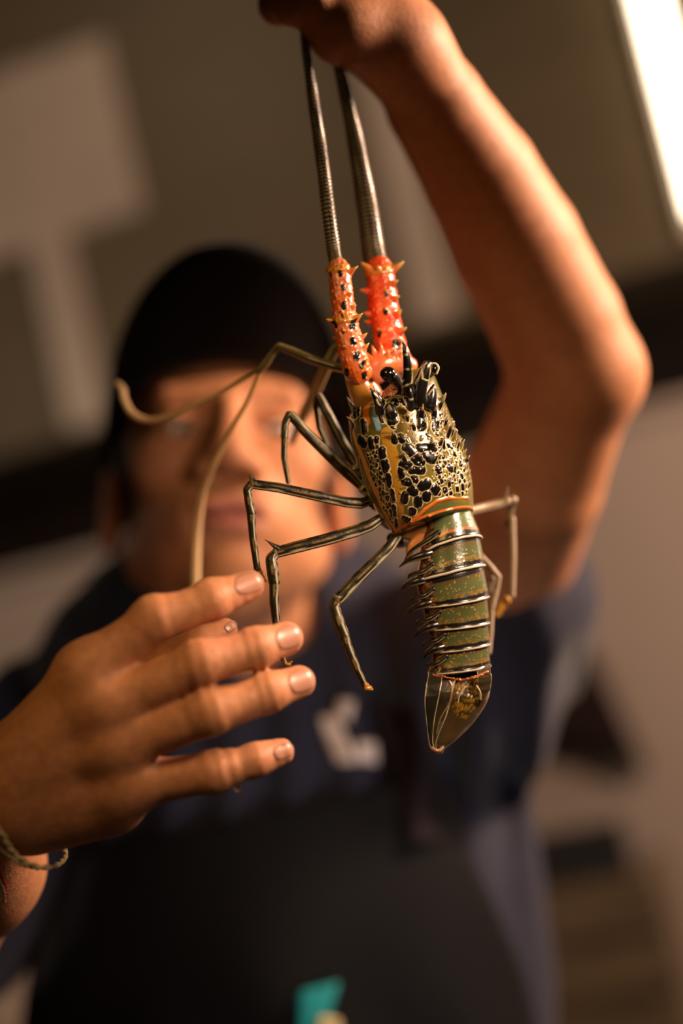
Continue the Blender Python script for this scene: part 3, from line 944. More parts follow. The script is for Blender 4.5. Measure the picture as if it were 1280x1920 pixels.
# black cells with cream outlines
cells = [(255, 490, 262, 560, 20), (288, 500, 288, 540, 20), (322, 610, 328, 670, 26), (250, 610, 245, 660, 13), (298, 740, 325, 765, 36), (380, 740, 385, 790, 22), (425, 730, 426, 750, 18), (430, 785, 431, 792, 12),
         (463, 820, 470, 865, 26), (480, 905, 492, 960, 26), (512, 1000, 518, 1080, 19), (543, 1115, 550, 1190, 15), (556, 1230, 556, 1300, 14), (570, 1335, 571, 1385, 13), (560, 1425, 575, 1430, 11),
         (556, 728, 556, 745, 22), (600, 722, 622, 738, 24), (652, 735, 656, 762, 15), (655, 800, 690, 835, 36), (720, 875, 745, 910, 40), (630, 920, 660, 935, 34), (608, 965, 615, 1010, 24), (690, 965, 755, 960, 32),
         (745, 800, 850, 800, 28), (800, 860, 835, 880, 36), (640, 1050, 665, 1055, 28), (705, 1020, 712, 1045, 22), (685, 1120, 705, 1130, 28), (636, 1150, 630, 1195, 22), (765, 1085, 800, 1070, 36), (798, 1150, 800, 1172, 30),
         (858, 1100, 866, 1122, 30), (735, 1185, 734, 1222, 25), (690, 1265, 690, 1285, 22), (640, 1335, 658, 1345, 24), (632, 1405, 655, 1390, 30), (885, 955, 890, 972, 24), (970, 945, 975, 965, 21), (935, 1108, 935, 1122, 18),
         (910, 1040, 911, 1052, 14), (1028, 1098, 1030, 1115, 17), (1068, 1075, 1070, 1105, 18), (1058, 1000, 1064, 1016, 18), (1000, 830, 1010, 850, 18), (960, 780, 985, 800, 16), (1050, 900, 1056, 930, 16), (930, 900, 935, 912, 13),
         (655, 570, 656, 590, 15), (760, 560, 766, 635, 33), (858, 570, 866, 640, 28), (528, 500, 545, 590, 38), (440, 500, 442, 530, 24), (475, 390, 462, 470, 26), (595, 385, 645, 380, 32), (665, 440, 680, 490, 30), (555, 450, 560, 462, 24),
         (730, 400, 775, 440, 42), (832, 430, 838, 462, 34), (895, 480, 892, 505, 18), (905, 560, 908, 600, 16), (960, 690, 955, 715, 16), (915, 740, 918, 760, 16), (420, 420, 425, 450, 20), (540, 640, 552, 650, 10), (475, 350, 500, 420, 26), (560, 350, 660, 345, 24), (600, 440, 640, 470, 14), (450, 560, 470, 600, 12), (700, 350, 720, 380, 24), (850, 370, 850, 400, 24), (940, 600, 940, 640, 14), (800, 700, 815, 712, 10), (700, 640, 706, 660, 12), (870, 690, 880, 700, 12)]
poly = np.array([(345, 850), (440, 810), (470, 1000), (520, 1180), (545, 1370), (515, 1320), (430, 1130), (375, 960)])
def inside(p, q):
    c = False
    for a, b in zip(q, np.roll(q, -1, 0)):
        if (a[1] > p[1]) != (b[1] > p[1]) and p[0] < (b[0] - a[0]) * (p[1] - a[1]) / (b[1] - a[1]) + a[0]: c = not c
    return c
random.seed(4)
pts = []
def scatter(q, n, rmin, rmax, gap):
    lo_, hi_ = q.min(0), q.max(0); k = 0
    while n and k < 4000:
        k += 1
        p = (random.uniform(lo_[0], hi_[0]), random.uniform(lo_[1], hi_[1])); r = random.uniform(rmin, rmax)
        if not inside(p, q): continue
        if any(math.hypot(p[0] - a[0], p[1] - a[1]) < r + a[4] + gap for a in cells) : continue
        cells.append((p[0], p[1], p[0] + random.uniform(-4, 4), p[1] + r * .9, r)); n -= 1
scatter(poly, 46, 7, 17, 0)
scatter(np.array([(870, 800), (1040, 760), (1095, 900), (1118, 1140), (900, 1160), (850, 1000)]), 55, 6, 15, 3)
scatter(np.array([(780, 690), (930, 540), (985, 690), (1010, 760), (880, 790)]), 12, 6, 12, 5)
D1 = np.full(car.v.shape[:2], 9.0); D2 = D1.copy()
for (x1, y1, x2, y2, r) in cells:
    D = car.seg([Z4(x1, y1), Z4(x2, y2)], r / 4 + (1.7 if r > 20 else .5))
    D2 = np.minimum(D2, np.maximum(D, D1)); D1 = np.minimum(D1, D)
wob = (snoise(car.v, 900, 8) * 1.1 + snoise(car.v, 2200, 18) * .8) * PX
D1w = D1 + wob
car.paint(np.maximum(-D1w, 0) * 0 + (D1w - 1.7 * PX), CREAM, .5)
car.paint(np.maximum(D1w, (.9 + .5 * nz) * PX - (D2 - D1)), BLACKC, .5)
dome = np.sqrt(np.clip(-D1 / (7 * PX), 0, 1)) * 3.0 * PX
car.v = car.v + car.nn * dome[..., None]
# lower edge: black and cream piping
edge = [Z4(292, 860), Z4(310, 980), Z4(360, 1130), Z4(450, 1275), Z4(535, 1405), Z4(597, 1468), Z4(660, 1430), Z4(750, 1350), Z4(820, 1310)]
car.line(edge, 3.6, BLACKC); car.line(edge, 1.7, CREAM, lift=1.2)
car.line([(803, 961), (845, 946), (882, 948)], 7, lin(84, 84, 46), 2)
car.line([(803, 968), (845, 955), (884, 957)], 2.6, ORANGE, lift=2)
car.line([Z4(690, 1350), Z4(780, 1262), Z4(870, 1200), Z4(960, 1172), Z4(1105, 1176)], 3.4, ORANGE, lift=2)
car.line([Z4(340, 690), Z4(470, 690), Z4(600, 690), Z4(700, 745), Z4(850, 722), Z4(920, 690)], 1.5, lin(70, 62, 26), 3)
# small shiny tubercles
for k in range(150):
    x, y = random.uniform(600, 1100), random.uniform(560, 1150)
    if 740 < y < 800 and x < 850: continue
    car.spine(*Z4(x, y), 3.0, 1.8, power=.8)
# spines leaning to the head
for (x, y, r, h) in [(445, 450, 6, 15), (540, 560, 6, 17), (655, 580, 5, 9), (755, 550, 6, 14), (850, 550, 6, 13), (560, 720, 5, 12), (640, 870, 5, 13), (830, 790, 6, 13), (915, 770, 6, 12), (960, 700, 7, 18), (1000, 740, 6, 12), (1050, 800, 6, 12),
                   (1075, 850, 5, 8), (660, 420, 6, 15), (240, 500, 5, 14), (250, 600, 5, 10), (900, 500, 6, 10), (925, 560, 6, 10), (780, 620, 4, 7), (880, 620, 4, 7), (770, 900, 4, 6), (690, 960, 4, 6), (1090, 900, 5, 9), (1105, 1000, 5, 8), (1108, 1080, 5, 8), (1085, 950, 5, 9), (1100, 1040, 5, 8), (1020, 780, 6, 12), (985, 720, 6, 13), (930, 620, 6, 12), (945, 660, 6, 12), (910, 450, 6, 12), (895, 500, 6, 12), (700, 640, 4, 7), (820, 680, 4, 7), (980, 900, 5, 8), (940, 850, 5, 8), (1010, 950, 5, 8), (880, 880, 5, 8), (960, 1060, 4, 7), (740, 870, 5, 8), (640, 1000, 5, 9), (700, 1080, 4, 7)]:
    car.spine(*Z4(x, y), r * 1.2, h * 1.15, lean=(-.25, .9, .1), tip=lin(150, 128, 100), power=1.15)
car.col[-3:] = lin(40, 34, 18); car.col[-9:-3] = lin(190, 104, 42)
car.build('carapace', M_shell, lob, 'black-blotched olive carapace with cream outlines')

def legcol(g, dark, gold, cream, wave=0.0, off=0.0):
    ph = g.ph + off + wave * np.sin(g.s * 14)
    c = np.broadcast_to(dark, g.v.shape).copy()
    def stripe(a, w_, col):
        nonlocal c
        d = np.abs((ph - a + np.pi) % (2 * np.pi) - np.pi)
        k = (1 - sstep(w_ * .6, w_, d))[..., None]
        c = c * (1 - k) + col * k
    stripe(np.pi / 2 + .1, .11, gold)
    stripe(np.pi / 2 - .75, .2, cream); stripe(np.pi / 2 + .95, .1, gold); stripe(0.15, .16, cream); stripe(np.pi, .18, gold)
    stripe(-np.pi / 2, .5, gold)
    g.col = c

DARK = lin(26, 22, 12); GOLD = lin(118, 92, 42); CR2 = lin(214, 202, 170)
def leg(pts, lower, foot, dark=DARK, gold=GOLD, cream=CR2, spine=None, label=None, off=0.0):
    g = tube(pts, 24, 2.0); legcol(g, dark, gold, cream, .08, off)
    a = np.sin(g.s * np.pi)
    for k in (0, 1):                                            # pale joint ends
        e_ = (g.s < .05) if k == 0 else (g.s > .96)
        g.col = np.where(e_[..., None], g.col * .4 + cream * .35, g.col)
    if spine: g.spine(spine[0], spine[1], 6, spine[2], lean=spine[3], tip=lin(90, 70, 40))
    L_ = g.build('leg', M_leg, lob, label)
    if lower:
        for q in lower:
            g = tube(q, 20, 2.0); legcol(g, dark, gold, cream, .05, off)
            g.build('leg_segment', M_leg, L_)
    if foot:
        g = tube(foot, 14, 1.0, col=lin(200, 140, 50))
        g.v = g.v + g.nn * (snoise(g.v, 2500, 3) * .0004)[..., None]
        g.build('foot', M_shell, L_)
    return L_
# near-side legs, from the head backwards
leg([(672, 876, .748, 9), (664, 868, .750, 10), (640, 828, .752, 10), (616, 780, .755, 9.5), (597, 743, .757, 8)], [[(597, 742, .757, 7), (593, 765, .76, 7), (598, 802, .764, 6)], [(598, 802, .764, 6), (612, 835, .77, 5)]], None,
    label='first walking leg below the head')
leg([(676, 912, .742, 8), (658, 893, .742, 11), (625, 862, .741, 11), (575, 812, .739, 10), (545, 778, .738, 9)], [[(543, 777, .738, 8), (535, 792, .738, 7), (533, 820, .738, 7)], [(533, 820, .738, 6), (532, 857, .739, 5.5), (540, 905, .742, 4.5)]], None, lin(36, 32, 20))
leg([(694, 938, .735, 9), (676, 944, .733, 10.5), (650, 942, .731, 10), (590, 929, .728, 10), (520, 914, .725, 9.5), (474, 908, .724, 9)], [[(471, 908, .724, 8), (463, 918, .724, 8), (467, 945, .724, 8), (471, 962, .724, 9)], [(470, 960, .724, 8), (474, 1010, .724, 7), (482, 1066, .725, 6.5)]],
    [(483, 1066, .725, 5), (490, 1078, .726, 4), (499, 1090, .727, 2)], spine=(474, 903, 12, (-.4, .8, 0)))
leg([(716, 970, .730, 9), (694, 985, .728, 11), (665, 996, .727, 11.5), (610, 1012, .724, 11.5), (555, 1026, .722, 11.5), (518, 1036, .721, 10.5)], [[(516, 1038, .721, 9), (508, 1048, .720, 11), (511, 1070, .719, 11.5), (514, 1092, .719, 11)], [(514, 1092, .719, 9.5), (514, 1130, .718, 9), (520, 1190, .718, 7), (532, 1240, .718, 5)]],
    [(532, 1240, .718, 4), (538, 1246, .718, 3.5), (547, 1241, .717, 1.6)], spine=(520, 1026, 14, (-1.6, .3, 0)), label='long walking leg whose tip passes behind the fingers')
leg([(744, 1006, .735, 9), (730, 1026, .733, 10.5), (706, 1050, .731, 10.5), (670, 1085, .729, 11), (634, 1124, .727, 11)], [[(631, 1124, .727, 9), (626, 1138, .727, 10.5), (636, 1170, .726, 11), (645, 1192, .726, 11)], [(645, 1192, .726, 9), (655, 1222, .725, 8.5), (670, 1258, .725, 7.5), (683, 1284, .725, 6)]],
    [(683, 1282, .725, 6), (690, 1290, .725, 6), (697, 1293, .725, 3)], spine=(630, 1120, 7, (-.8, .4, 0)), label='hindmost near leg hanging down with a golden foot')
# leg bases at the flank
for (x, y, r) in ((668, 884, 13), (686, 918, 14), (700, 942, 14), (724, 976, 15), (738, 1012, 12)):
    g = tube([(x - 6, y - 4, .742, r * .8), (x + 8, y + 3, .745, r), (x + 20, y + 2, .752, r)], 26, 1.2, col=lin(108, 100, 60), smooth=True)
    nz_ = snoise(g.v, 900, int(x))
    g.col = np.where((nz_ > .1)[..., None], BLACKC, g.col); g.col = np.where((np.abs(nz_ - .1) < .12)[..., None], CREAM, g.col)
    g.build('leg_base', M_shell, lob)
# far-side legs
PALE, PG, PD = lin(190, 168, 150), lin(150, 118, 60), lin(120, 102, 80)
leg([(835, 966, .744, 9), (862, 962, .757, 9), (880, 958, .765, 9), (905, 952, .772, 9), (935, 944, .778, 9), (952, 940, .78, 8)], [[(962, 936, .785, 8), (958, 950, .79, 7), (952, 985, .797, 7)], [(960, 972, .788, 6), (962, 1040, .785, 6), (960, 1118, .782, 5.5)]],
    [(950, 1124, .79, 8), (940, 1138, .79, 7), (931, 1154, .79, 5)], PD, PG, PALE, spine=(948, 935, 16, (.1, 1, 0)), label='pale far-side leg bent downwards')
leg([(850, 1000, .746, 8), (876, 1018, .756, 8), (900, 1042, .762, 6), (920, 1064, .77, 6), (934, 1082, .772, 6)], [[(934, 1082, .772, 6), (931, 1105, .772, 5.5), (922, 1140, .77, 5.5)], [(922, 1140, .77, 4.5), (920, 1180, .768, 5), (917, 1225, .765, 4)], [(922, 1084, .776, 6), (918, 1110, .776, 5)]], None, PD, PG, PALE, label='pale far-side leg lying along the tail')

# ---- antennae: spiny orange base, long flagellum
RED, PINK, YEL = lin(222, 76, 34), lin(214, 112, 88), lin(206, 130, 44)
Z2 = lambda x, y: (560 + x / 4.267, 460 + y / 4.267)
def antenna(basepts, whip, spots, spines, rings, c0, c1, label):
    g = tube(basepts, 90, .8, smooth=True)
    nz_ = snoise(g.v, 420, 11)
    g.col = c0 * (1 - sstep(-.6, .6, nz_))[..., None] + c1 * sstep(-.6, .6, nz_)[..., None]
    for (x, y, hw) in rings:
        d = np.abs((g.p[..., 1] - y) + .15 * (g.p[..., 0] - x))
        k_ = (1 - sstep(hw * .6, hw * 1.5, d))[..., None]
        g.col = g.col * (1 - k_) + YEL * k_; g.v = g.v + g.nn * (k_ * .0009)
    for (x, y, r) in spots: g.paint(g.seg([Z2(x, y - r * .5), Z2(x, y + r * .5)], r / 4.267), BLACKC, .6)
    g.v = g.v + g.nn * (np.clip(snoise(g.v, 1700, 2), 0, 1) * .0005)[..., None]
    for (x, y, r, h, lx, ly) in spines: g.spine(*Z2(x, y), r, h * .72, lean=(lx, ly, .1), tip=lin(206, 160, 70))
    A = g.build('antenna', M_shell, lob, label)
    w_ = tube(whip, 28, .9, smooth=True)
    bands = np.sin(w_.s * (len(w_.s) * .9 / 6.4) * 2 * np.pi)
    c = np.where((bands > .45)[..., None], lin(132, 114, 84), lin(34, 30, 25))
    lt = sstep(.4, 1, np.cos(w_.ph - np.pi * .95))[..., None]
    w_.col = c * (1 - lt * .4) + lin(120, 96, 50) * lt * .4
    nub = np.clip(bands, 0, 1) * (.35 + .65 * np.clip(np.sin(w_.ph * 5 + w_.s * 40), 0, 1))
    w_.v = w_.v + w_.nn * (nub * .00055)[..., None]
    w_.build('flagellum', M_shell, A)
antenna([(676, 700, .738, 26), (668, 688, .736, 27), (656, 645, .734, 25), (647, 604, .733, 23), (642, 565, .733, 21), (637, 520, .734, 20.5), (633, 497, .735, 18)],
        [(632, 505, .735, 13), (624, 460, .738, 12.5), (612, 370, .745, 12), (602, 290, .752, 11.5), (590, 210, .76, 10.5), (577, 120, .768, 8.5), (566, 40, .776, 6), (560, -40, .784, 5)],
        [(330, 230, 18), (355, 340, 20), (362, 480, 24), (430, 640, 28), (295, 635, 20), (435, 770, 26), (462, 885, 30), (500, 960, 22), (525, 1040, 26), (350, 570, 12), (255, 235, 12), (360, 700, 8), (368, 825, 8), (380, 1020, 26)],
        [(405, 215, 7, 13, .8, 1), (450, 590, 8, 12, .6, 1), (275, 610, 7, 9, -.8, 1), (500, 740, 6, 10, .6, 1), (520, 830, 6, 11, .5, 1.2), (400, 400, 5, 7, .6, .8), (355, 690, 5, 6, 0, 1), (365, 815, 5, 6, 0, 1), (430, 500, 5, 7, .6, .8), (345, 540, 5, 7, 0, 1), (520, 940, 5, 12, .2, 1.2), (275, 745, 4, 5, -.8, .6)],
        [(635, 503, 6), (645, 598, 7)], lin(218, 100, 38), lin(216, 124, 84), 'near antenna with its pink and orange spiny base')
antenna([(748, 690, .752, 28), (738, 668, .752, 29), (729, 635, .752, 29), (724, 600, .753, 27), (720, 585, .753, 28), (716, 550, .755, 27.5), (712, 515, .757, 26), (708, 496, .758, 23)],
        [(708, 505, .758, 22.5), (700, 470, .761, 21.5), (690, 400, .766, 20), (676, 320, .773, 17.5), (661, 240, .780, 14.5), (643, 160, .786, 11.5), (626, 95, .79, 8.5), (612, 40, .79, 7), (600, -20, .79, 6)],
        [(700, 385, 20), (692, 530, 20), (648, 712, 20), (795, 625, 26), (775, 800, 34), (820, 910, 26), (770, 330, 18), (780, 470, 16), (820, 730, 20), (530, 390, 18), (550, 560, 18), (545, 650, 18)],
        [(570, 195, 8, 16, -.9, 1), (750, 195, 9, 16, .8, 1), (555, 370, 8, 14, -.9, .4), (740, 310, 8, 13, .8, .4), (755, 430, 8, 12, .8, .4), (775, 560, 9, 13, .5, 1), (800, 690, 9, 14, .8, .5), (570, 550, 8, 12, -.9, .4), (585, 620, 9, 14, -.9, .5), (640, 690, 6, 9, 0, 1), (690, 380, 5, 7, .3, 1), (690, 520, 5, 7, .3, 1), (800, 780, 6, 10, .8, .8), (640, 200, 6, 8, 0, 1)],
        [(712, 507, 7)], RED, lin(226, 96, 52), 'far antenna with its bright red spiny base')
# face plates between the antennae
g = tube([(700, 700, .742, 24), (716, 684, .742, 26), (745, 680, .745, 24), (768, 688, .748, 18)], 60, 1, smooth=True)
nz_ = snoise(g.v, 600, 4); g.col = PINK * (1 - sstep(-.5, .5, nz_))[..., None] + lin(214, 120, 60) * sstep(-.5, .5, nz_)[..., None]
for (x, y, h) in ((702, 664, 10), (715, 662, 12), (727, 668, 9), (738, 664, 9), (694, 672, 8), (750, 668, 8)): g.spine(x, y, 6, h, lean=(-.1, 1, .2), tip=YEL)
g.build('head_plate', M_shell, lob, 'pink spiny plate between the antenna bases')
g = tube([(668, 694, .742, 24), (676, 716, .742, 27), (690, 748, .744, 31), (704, 778, .748, 32)], 60, 1, smooth=True)
nz_ = snoise(g.v, 380, 6)
g.col = lin(196, 118, 46) * (1 - sstep(-.6, .6, nz_))[..., None] + lin(176, 120, 50) * sstep(-.6, .6, nz_)[..., None]
g.line([(655, 757), (690, 728), (708, 712)], 2.4, lin(216, 168, 96), lift=2)
g.paint(g.seg([(652, 698), (664, 702)], 6), BLACKC, 1.5); g.paint(g.seg([(684, 706), (695, 712)], 7), BLACKC, 1.2)
g.build('head_side', M_shell, lob, 'orange side of the head')
# horns over the eyes
def horn(pts, bands, label, cream_tip=True):
    g = tube(pts, 36, .8, col=BLACKC, smooth=True)
    for (x1, y1, x2, y2) in bands: g.line([(x1, y1), ((x1 + x2) / 2, (y1 + y2) / 2 + 1), (x2, y2)], 1.3, CREAM, lift=.5)
    g.build('horn', M_shell, lob, label)
horn([(766, 736, .705, 12), (764, 722, .703, 11), (764, 700, .700, 9), (763, 678, .698, 8), (760, 658, .697, 6.5), (755, 642, .697, 2.5)], [(755, 725, 772, 717), (756, 691, 772, 691), (754, 662, 769, 667), (749, 735, 757, 712), (772, 717, 773, 690)], 'tall banded horn above the eyes')
horn([(786, 752, .712, 17), (784, 738, .710, 16), (790, 712, .708, 13.5), (798, 692, .707, 11), (802, 682, .707, 9)], [(790, 692, 792, 708), (792, 710, 806, 713), (806, 713, 806, 682), (788, 690, 800, 680), (778, 720, 792, 690)], 'blunt banded horn on the far side')
horn([(804, 760, .715, 14), (808, 745, .714, 11), (812, 728, .714, 7), (813, 722, .714, 3)], [(797, 745, 808, 732), (808, 732, 815, 724)], 'short pale-tipped horn behind the blunt one')
horn([(712, 772, .712, 9), (708, 755, .708, 7), (700, 738, .706, 4), (694, 728, .706, 1.5)], [(706, 750, 712, 760)], 'short horn beside the near eye')
horn([(770, 764, .706, 7), (770, 750, .702, 5.5), (769, 736, .700, 3), (768, 728, .700, 1.2)], [(766, 748, 773, 748)], 'small horn at the middle of the head')
# eyes on stalks
def eye(cx, cy, d, r, stalk, label):
    g = tube(stalk, 24, 1, col=lin(30, 24, 22), smooth=True)
    S = g.build('eye_stalk', M_shell, lob, label)
    blob('eye', P(cx, cy, d), np.array([RR(r, d), RR(r * .92, d), RR(r, d)]), np.eye(3), M_gloss, S)
eye(727, 701, .708, 15.5, [(752, 722, .720, 11), (742, 712, .714, 12), (733, 705, .710, 12)], 'near eye, a glossy black ball')
eye(812, 692, .722, 11.5, [(798, 706, .724, 8), (806, 698, .723, 9), (810, 694, .722, 9)], 'far eye with a pale rim')
g = tube([(808, 681, .716, 1.8), (817, 682, .716, 2), (822, 690, .716, 2), (818, 701, .716, 1.8)], 10, 1, col=CREAM, smooth=True)
g.build('eye_rim', M_shell, lob)

# ---- antennules
A1c = lin(150, 120, 66)
def antennule(stem, whips, label):
    g = tube(stem, 20, 1.5, col=lin(120, 104, 60)); legcol(g, lin(70, 62, 36), lin(146, 112, 50), lin(170, 150, 104))
    S = g.build('antennule', M_shell, lob, label)
    for q in whips:
        h = tube(q, 14, 3, col=A1c, smooth=True)
        h.col = lin(178, 134, 68) * (1 - h.s[..., None]) + lin(244, 208, 166) * h.s[..., None]
        h.build('flagellum', M_shell, S)
antennule([(650, 692, .742, 8), (630, 688, .745, 8.5), (600, 679, .748, 8.5), (580, 672, .75, 9), (548, 658, .754, 8), (523, 649, .757, 7.5), (512, 660, .76, 6.5), (497, 682, .764, 8), (486, 695, .766, 7)],
          [[(490, 692, .766, 4), (455, 712, .775, 4.5), (415, 735, .785, 5), (370, 756, .795, 5.5), (325, 776, .805, 6), (282, 788, .815, 6.5), (250, 777, .822, 7), (234, 752, .828, 7), (229, 730, .832, 7), (220, 718, .835, 5)],
           [(488, 697, .767, 4), (468, 742, .775, 4.5), (440, 795, .785, 5), (405, 860, .80, 6.5), (380, 920, .815, 8), (370, 990, .825, 8.5), (367, 1060, .83, 8.5), (367, 1110, .832, 8)]], 'forked antennule reaching across the face')
antennule([(682, 700, .750, 10), (664, 672, .757, 9), (640, 642, .765, 8), (626, 656, .77, 10), (612, 684, .775, 11)], [[(614, 680, .775, 11), (596, 720, .79, 11), (576, 762, .805, 10.5), (558, 802, .82, 9), (548, 830, .83, 6)]], 'pale far-side antennule behind the near antenna')

# ---- tail
rows = [None, ((797, 974), (883, 952)), ((784, 1046), (903, 1008)), ((775, 1094), (909, 1060)), ((787, 1138), (916, 1118)), ((797, 1180), (917, 1167)), ((807, 1222), (918, 1207)), ((803, 1262), (919, 1248))]
tips = [None, None, (747, 1064), (749, 1106), (761, 1151), (775, 1197), (794, 1235), None]
tips2 = [None, None, (758, 1050), (764, 1084), (770, 1128), (779, 1172), (792, 1212), (802, 1252)]
tips_c = lin(150, 96, 56)
for i in range(1, len(rows) - 1):
    (L0, R0), (L1, R1) = rows[i], rows[i + 1]
    L0, R0, L1, R1 = map(lambda q: np.array(q, float), (L0, R0, L1, R1))
    ax_ = ((L1 + R1) - (L0 + R0)) / 2; ln = np.linalg.norm(ax_); ax_ /= ln
    up = 9 if i else 0
    Lc = [L0 - ax_ * up + (R0 - L0) * .06, L0 + (R0 - L0) * .035, L0 * .5 + L1 * .5 + (R0 - L0) * .03, L1 + (L0 - L1) * .12, L1, L1 + ax_ * 3 + (R1 - L1) * .015]
    Rc = [R0 - ax_ * up - (R0 - L0) * .06, R0 - (R0 - L0) * .03, R0 * .5 + R1 * .5 - (R0 - L0) * .012, R1 + (R0 - R1) * .12, R1, R1 + ax_ * 3 - (R1 - L1) * .015]
    sag = (-26, -20) if i == 0 else ((-20, -12) if i == 1 else ((-12, -2) if i == 2 else (5, 5)))
    n_ = 70
    v = hoop(Lc, Rc, (.738, .738), n_, 200, (.86, .86), sag)
    g = Grid(capped(v), GREEN)
    k0, k1 = 3, 3
    tt = np.concatenate([[0] * k0, np.linspace(0, 1, n_), [1] * k1])[:, None]
    tt = np.broadcast_to(tt, g.v.shape[:2])
    # segment coordinate in px from the rear edge line (row 4/5 of the loft)
    back_ = np.broadcast_to((((L1 + R1) / 2 - g.p.mean(1)) @ ax_)[:, None], tt.shape)
    ph = np.arange(200) / 200 * 2 * np.pi
    side = np.broadcast_to((1 - sstep(-.72, -.45, np.cos(ph)))[None], tt.shape)          # left flank of each segment
    nz_ = snoise(g.v, 800, 20 + i)
    g.col = g.col * (1 + .12 * snoise(g.v, 150, i)[..., None])
    if i == 1:
        g.col = np.where((back_ > 12)[..., None], lin(84, 94, 56), g.col)
    if i >= 2:
        br = sstep(.16, .26, tt) * (1 - sstep(.26, .34, tt))
        g.col = g.col * (1 - .7 * br[..., None]) + lin(84, 60, 26) * .7 * br[..., None]
    n2_ = snoise(g.v, 2600, 40 + i)
    ochre = (np.abs(back_ - 14) < 4.5) & (n2_ > .15)
    if i: g.col = np.where(ochre[..., None], lin(124, 88, 34), g.col)
    if i == 0:
        k_ = (np.abs(back_ - 1) < 4)[..., None]; g.col = np.where(k_, lin(196, 104, 34), g.col)
        g.v = g.v + g.nn * (np.exp(-(back_ - 1) ** 2 / 8) * .0008)[..., None]
    else:
        if i == 1:
            g.col = np.where((np.abs(back_ - 15) < 2.5)[..., None], lin(186, 84, 26), g.col)
        frd = ((g.p.mean(1) - (L0 + R0) / 2) @ ax_)[:, None]
        blk = (back_ < (12 if i == 1 else 10) + nz_ * .4) | ((frd < 6 + nz_ * .5) & (i >= 2)); g.col = np.where(blk[..., None], lin(20, 16, 17), g.col)
        wv = back_ + nz_ * .3
        k_ = (1 - sstep(.9, 1.6, np.abs(wv)))[..., None]
        g.col = g.col * (1 - k_) + lin(205, 190, 168) * k_
        g.v = g.v + g.nn * (np.exp(-back_ ** 2 / 5) * .0005)[..., None]
        nz_ = snoise(g.v, 1300, 60 + i)
        sp2 = (side > .5 + .4 * nz_) & (np.abs(back_) > 2.2) & (tt < .78)
        c_ = np.where((nz_ > .3)[..., None], lin(156, 100, 52), np.where((nz_ > .16)[..., None], lin(176, 146, 104), np.where((nz_ < -.35)[..., None], lin(104, 72, 34), lin(26, 20, 14))))
        g.col = np.where(sp2[..., None], c_, g.col)
    # white pimples
    for k in range(22 if i > 1 else 10):
        a = random.uniform(.2, .98); b = random.uniform(.25, .7)
        p_ = L0 * (1 - a) * (1 - b) + R0 * a * (1 - b) + L1 * (1 - a) * b + R1 * a * b
        g.spine(p_[0], p_[1], random.uniform(1.1, 2.0), 1.0, tip=lin(176, 140, 84), power=.8)
    S = g.build('tail_segment', M_shell, lob, None)
    if tips[i + 1] is not None:
        t_ = tips[i + 1]
        h = tube([(L1[0] + 26, L1[1] - 10, .729, 8), (L1[0] + 9, L1[1] - 5, .728, 8), (L1[0] - (L1[0] - t_[0]) * .5, L1[1] + (t_[1] - L1[1]) * .3 - 1, .7295, 4.8), (t_[0], t_[1], .733, .8)], 18, .8, col=lin(22, 17, 15), smooth=True)
        d_ = np.abs((h.ph - .62 + np.pi) % (2 * np.pi) - np.pi)
        h.col = np.where((d_ < .33)[..., None] & (h.s > .12)[..., None], CREAM, h.col); h.col = np.where((h.s > .93)[..., None], lin(190, 90, 50), h.col)
        h.build('side_spine', M_shell, S)
    if tips2[i + 1] is not None:
        t_ = tips2[i + 1]; b0 = (L0 + L1) / 2
        h = tube([(b0[0] + 32, b0[1] - 12, .726, 5), (b0[0] + 14, b0[1] + 1, .7255, 5), (t_[0] * .6 + b0[0] * .4, t_[1] * .6 + b0[1] * .4 - 1, .728, 3.5), (t_[0], t_[1], .732, .8)], 16, .8, col=lin(24, 18, 15), smooth=True)
        d_ = np.abs((h.ph - .7 + np.pi) % (2 * np.pi) - np.pi)
        h.col = np.where((d_ < .3)[..., None] & (h.s > .1)[..., None], CREAM * .8, h.col)
        h.build('side_spine', M_shell, S)
g = tube([(748, 1003, .737, 6), (772, 1002, .738, 12), (796, 994, .737, 16), (806, 986, .737, 14)], 40, 1, col=lin(138, 92, 46), smooth=True)
g.build('joint_membrane', M_shell, lob)
# orange joint membrane and the flap spine under the carapace corner
g = tube([(800, 994, .736, 10), (782, 1012, .736, 12), (770, 1028, .735, 9), (764, 1046, .734, 3)], 40, 1, col=lin(150, 92, 46), smooth=True)
g.build('joint_membrane', M_shell, lob, 'orange-brown membrane behind the carapace corner')

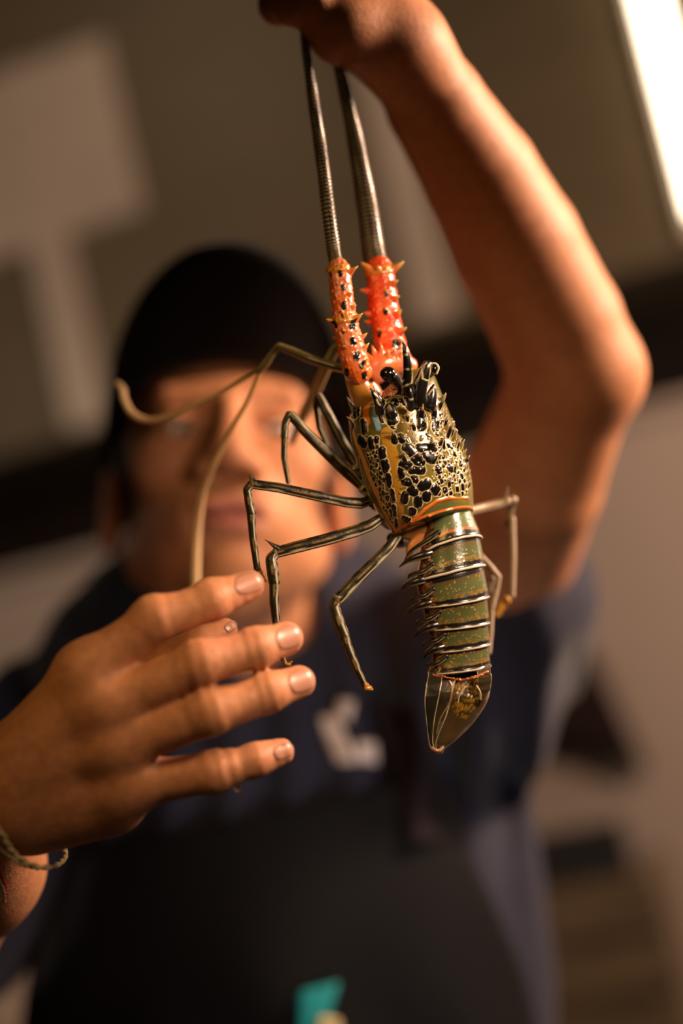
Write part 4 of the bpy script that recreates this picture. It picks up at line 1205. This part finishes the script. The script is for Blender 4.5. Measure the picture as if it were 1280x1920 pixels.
# ---- tail fan
def plate(Ls, Rs, dep, name, base, rim, label=None, bf=.16, tuft=False):
    v = capped(hoop(Ls, Rs, (dep + .008, dep + .003, dep, dep, dep + .001, dep + .001, dep + .002, dep + .002, dep + .002, dep + .002), 90, 120, (bf, bf), (3, 3)))
    g = Grid(v, base)
    ph = np.arange(120) / 120 * 2 * np.pi
    e_ = np.broadcast_to((np.abs(np.cos(ph)) > .965)[None], g.v.shape[:2])
    g.col = g.col * (1 + .15 * snoise(g.v, 500, 9)[..., None])
    g.col = np.where(e_[..., None], rim, g.col)
    g.v = g.v + g.nn * (e_ * .0004)[..., None]
    if tuft:
        D = g.seg([(880, 1295), (868, 1330)], [26, 19])
        u_ = g.p[..., 0] * .96 + g.p[..., 1] * .28; l_ = -g.p[..., 0] * .28 + g.p[..., 1] * .96
        st_ = np.sin(u_ * 1.5 + 1.2 * np.sin(l_ * .17)) * (.45 + .55 * np.sin(l_ * .34 + 3.1 * np.sin(u_ * .8)))
        D = D + snoise(g.v, 900, 31) * 3 * PX
        k_ = ((D < 0) & (st_ > .12))[..., None]
        g.col = np.where(k_, lin(170, 122, 30), g.col)
        g.col = np.where(((D < 0) & (st_ <= .12))[..., None], lin(62, 52, 26), g.col)
        g.v = g.v + g.nn * (np.where(D < 0, np.clip(st_, 0, 1), 0) * .0009)[..., None]
    for ln_ in ():
        pass
    return g.build(name, M_shell, lob, label)
FB = lin(58, 48, 34)
plate([(836, 1250), (834, 1295), (826, 1340), (814, 1385), (812, 1404), (816, 1412)], [(917, 1246), (915, 1305), (888, 1352), (852, 1388), (834, 1402), (828, 1412)], .731, 'tail_fan_plate', lin(78, 60, 38), lin(140, 116, 98), 'middle plate of the tail fan with a golden bristle patch', tuft=True)
plate([(810, 1254), (814, 1300), (808, 1345), (806, 1385), (810, 1404)], [(858, 1256), (846, 1300), (836, 1340), (818, 1385), (816, 1404)], .726, 'tail_fan_plate', FB, CREAM)
plate([(804, 1256), (797, 1310), (800, 1350), (804, 1385), (808, 1402)], [(832, 1256), (822, 1305), (813, 1350), (810, 1385), (812, 1402)], .722, 'tail_fan_plate', lin(36, 32, 24), CREAM)
plate([(892, 1250), (898, 1290), (900, 1312)], [(920, 1246), (919, 1285), (908, 1312)], .724, 'tail_fan_plate', lin(70, 58, 40), lin(160, 140, 110))
g = tube([(842, 1278, .716, 3), (846, 1290, .715, 2), (843, 1316, .716, 1.6), (826, 1346, .719, 1.5), (818, 1376, .722, 1.2)], 10, 1, col=lin(150, 122, 80), smooth=True); g.build('fan_rib', M_shell, lob)
g = tube([(872, 1288, .714, 1.6), (862, 1302, .714, 1.6), (858, 1318, .715, 1.2)], 10, 1, col=CREAM, smooth=True); g.build('fan_rib', M_shell, lob)
g = tube([(893, 1286, .714, 1.6), (900, 1298, .714, 1.6), (901, 1312, .715, 1.2)], 10, 1, col=CREAM, smooth=True); g.build('fan_rib', M_shell, lob)
g = tube([(806, 1396, .726, 4), (812, 1405, .724, 4), (822, 1408, .724, 4), (830, 1401, .726, 3)], 16, 1, col=lin(132, 98, 70), smooth=True); g.build('fan_tip', M_shell, lob, 'curled pale tip of the tail fan')
g = tube([(812, 1266, .717, 1.5), (836, 1270, .714, 1.5), (862, 1275, .712, 2.2), (890, 1270, .7125, 2.6), (914, 1259, .716, 2.6)], 16, 1, col=lin(140, 74, 30), smooth=True)
g.v = g.v + g.nn * (np.clip(snoise(g.v, 2600, 5), 0, 1) * .0005)[..., None]; g.build('fan_hinge', M_shell, lob, 'orange fringe at the base of the tail fan')

# water drop under the little finger
M_water = mat('water', (1, .9, .8), rough=0.02, trans=1.0)
o = blob('water_drop', P(446, 1479, .672), (RR(8, .672), RR(6, .672), .0015), np.eye(3), M_water, None)
tag(o, 'small water drop hanging under the little finger', 'water drop')
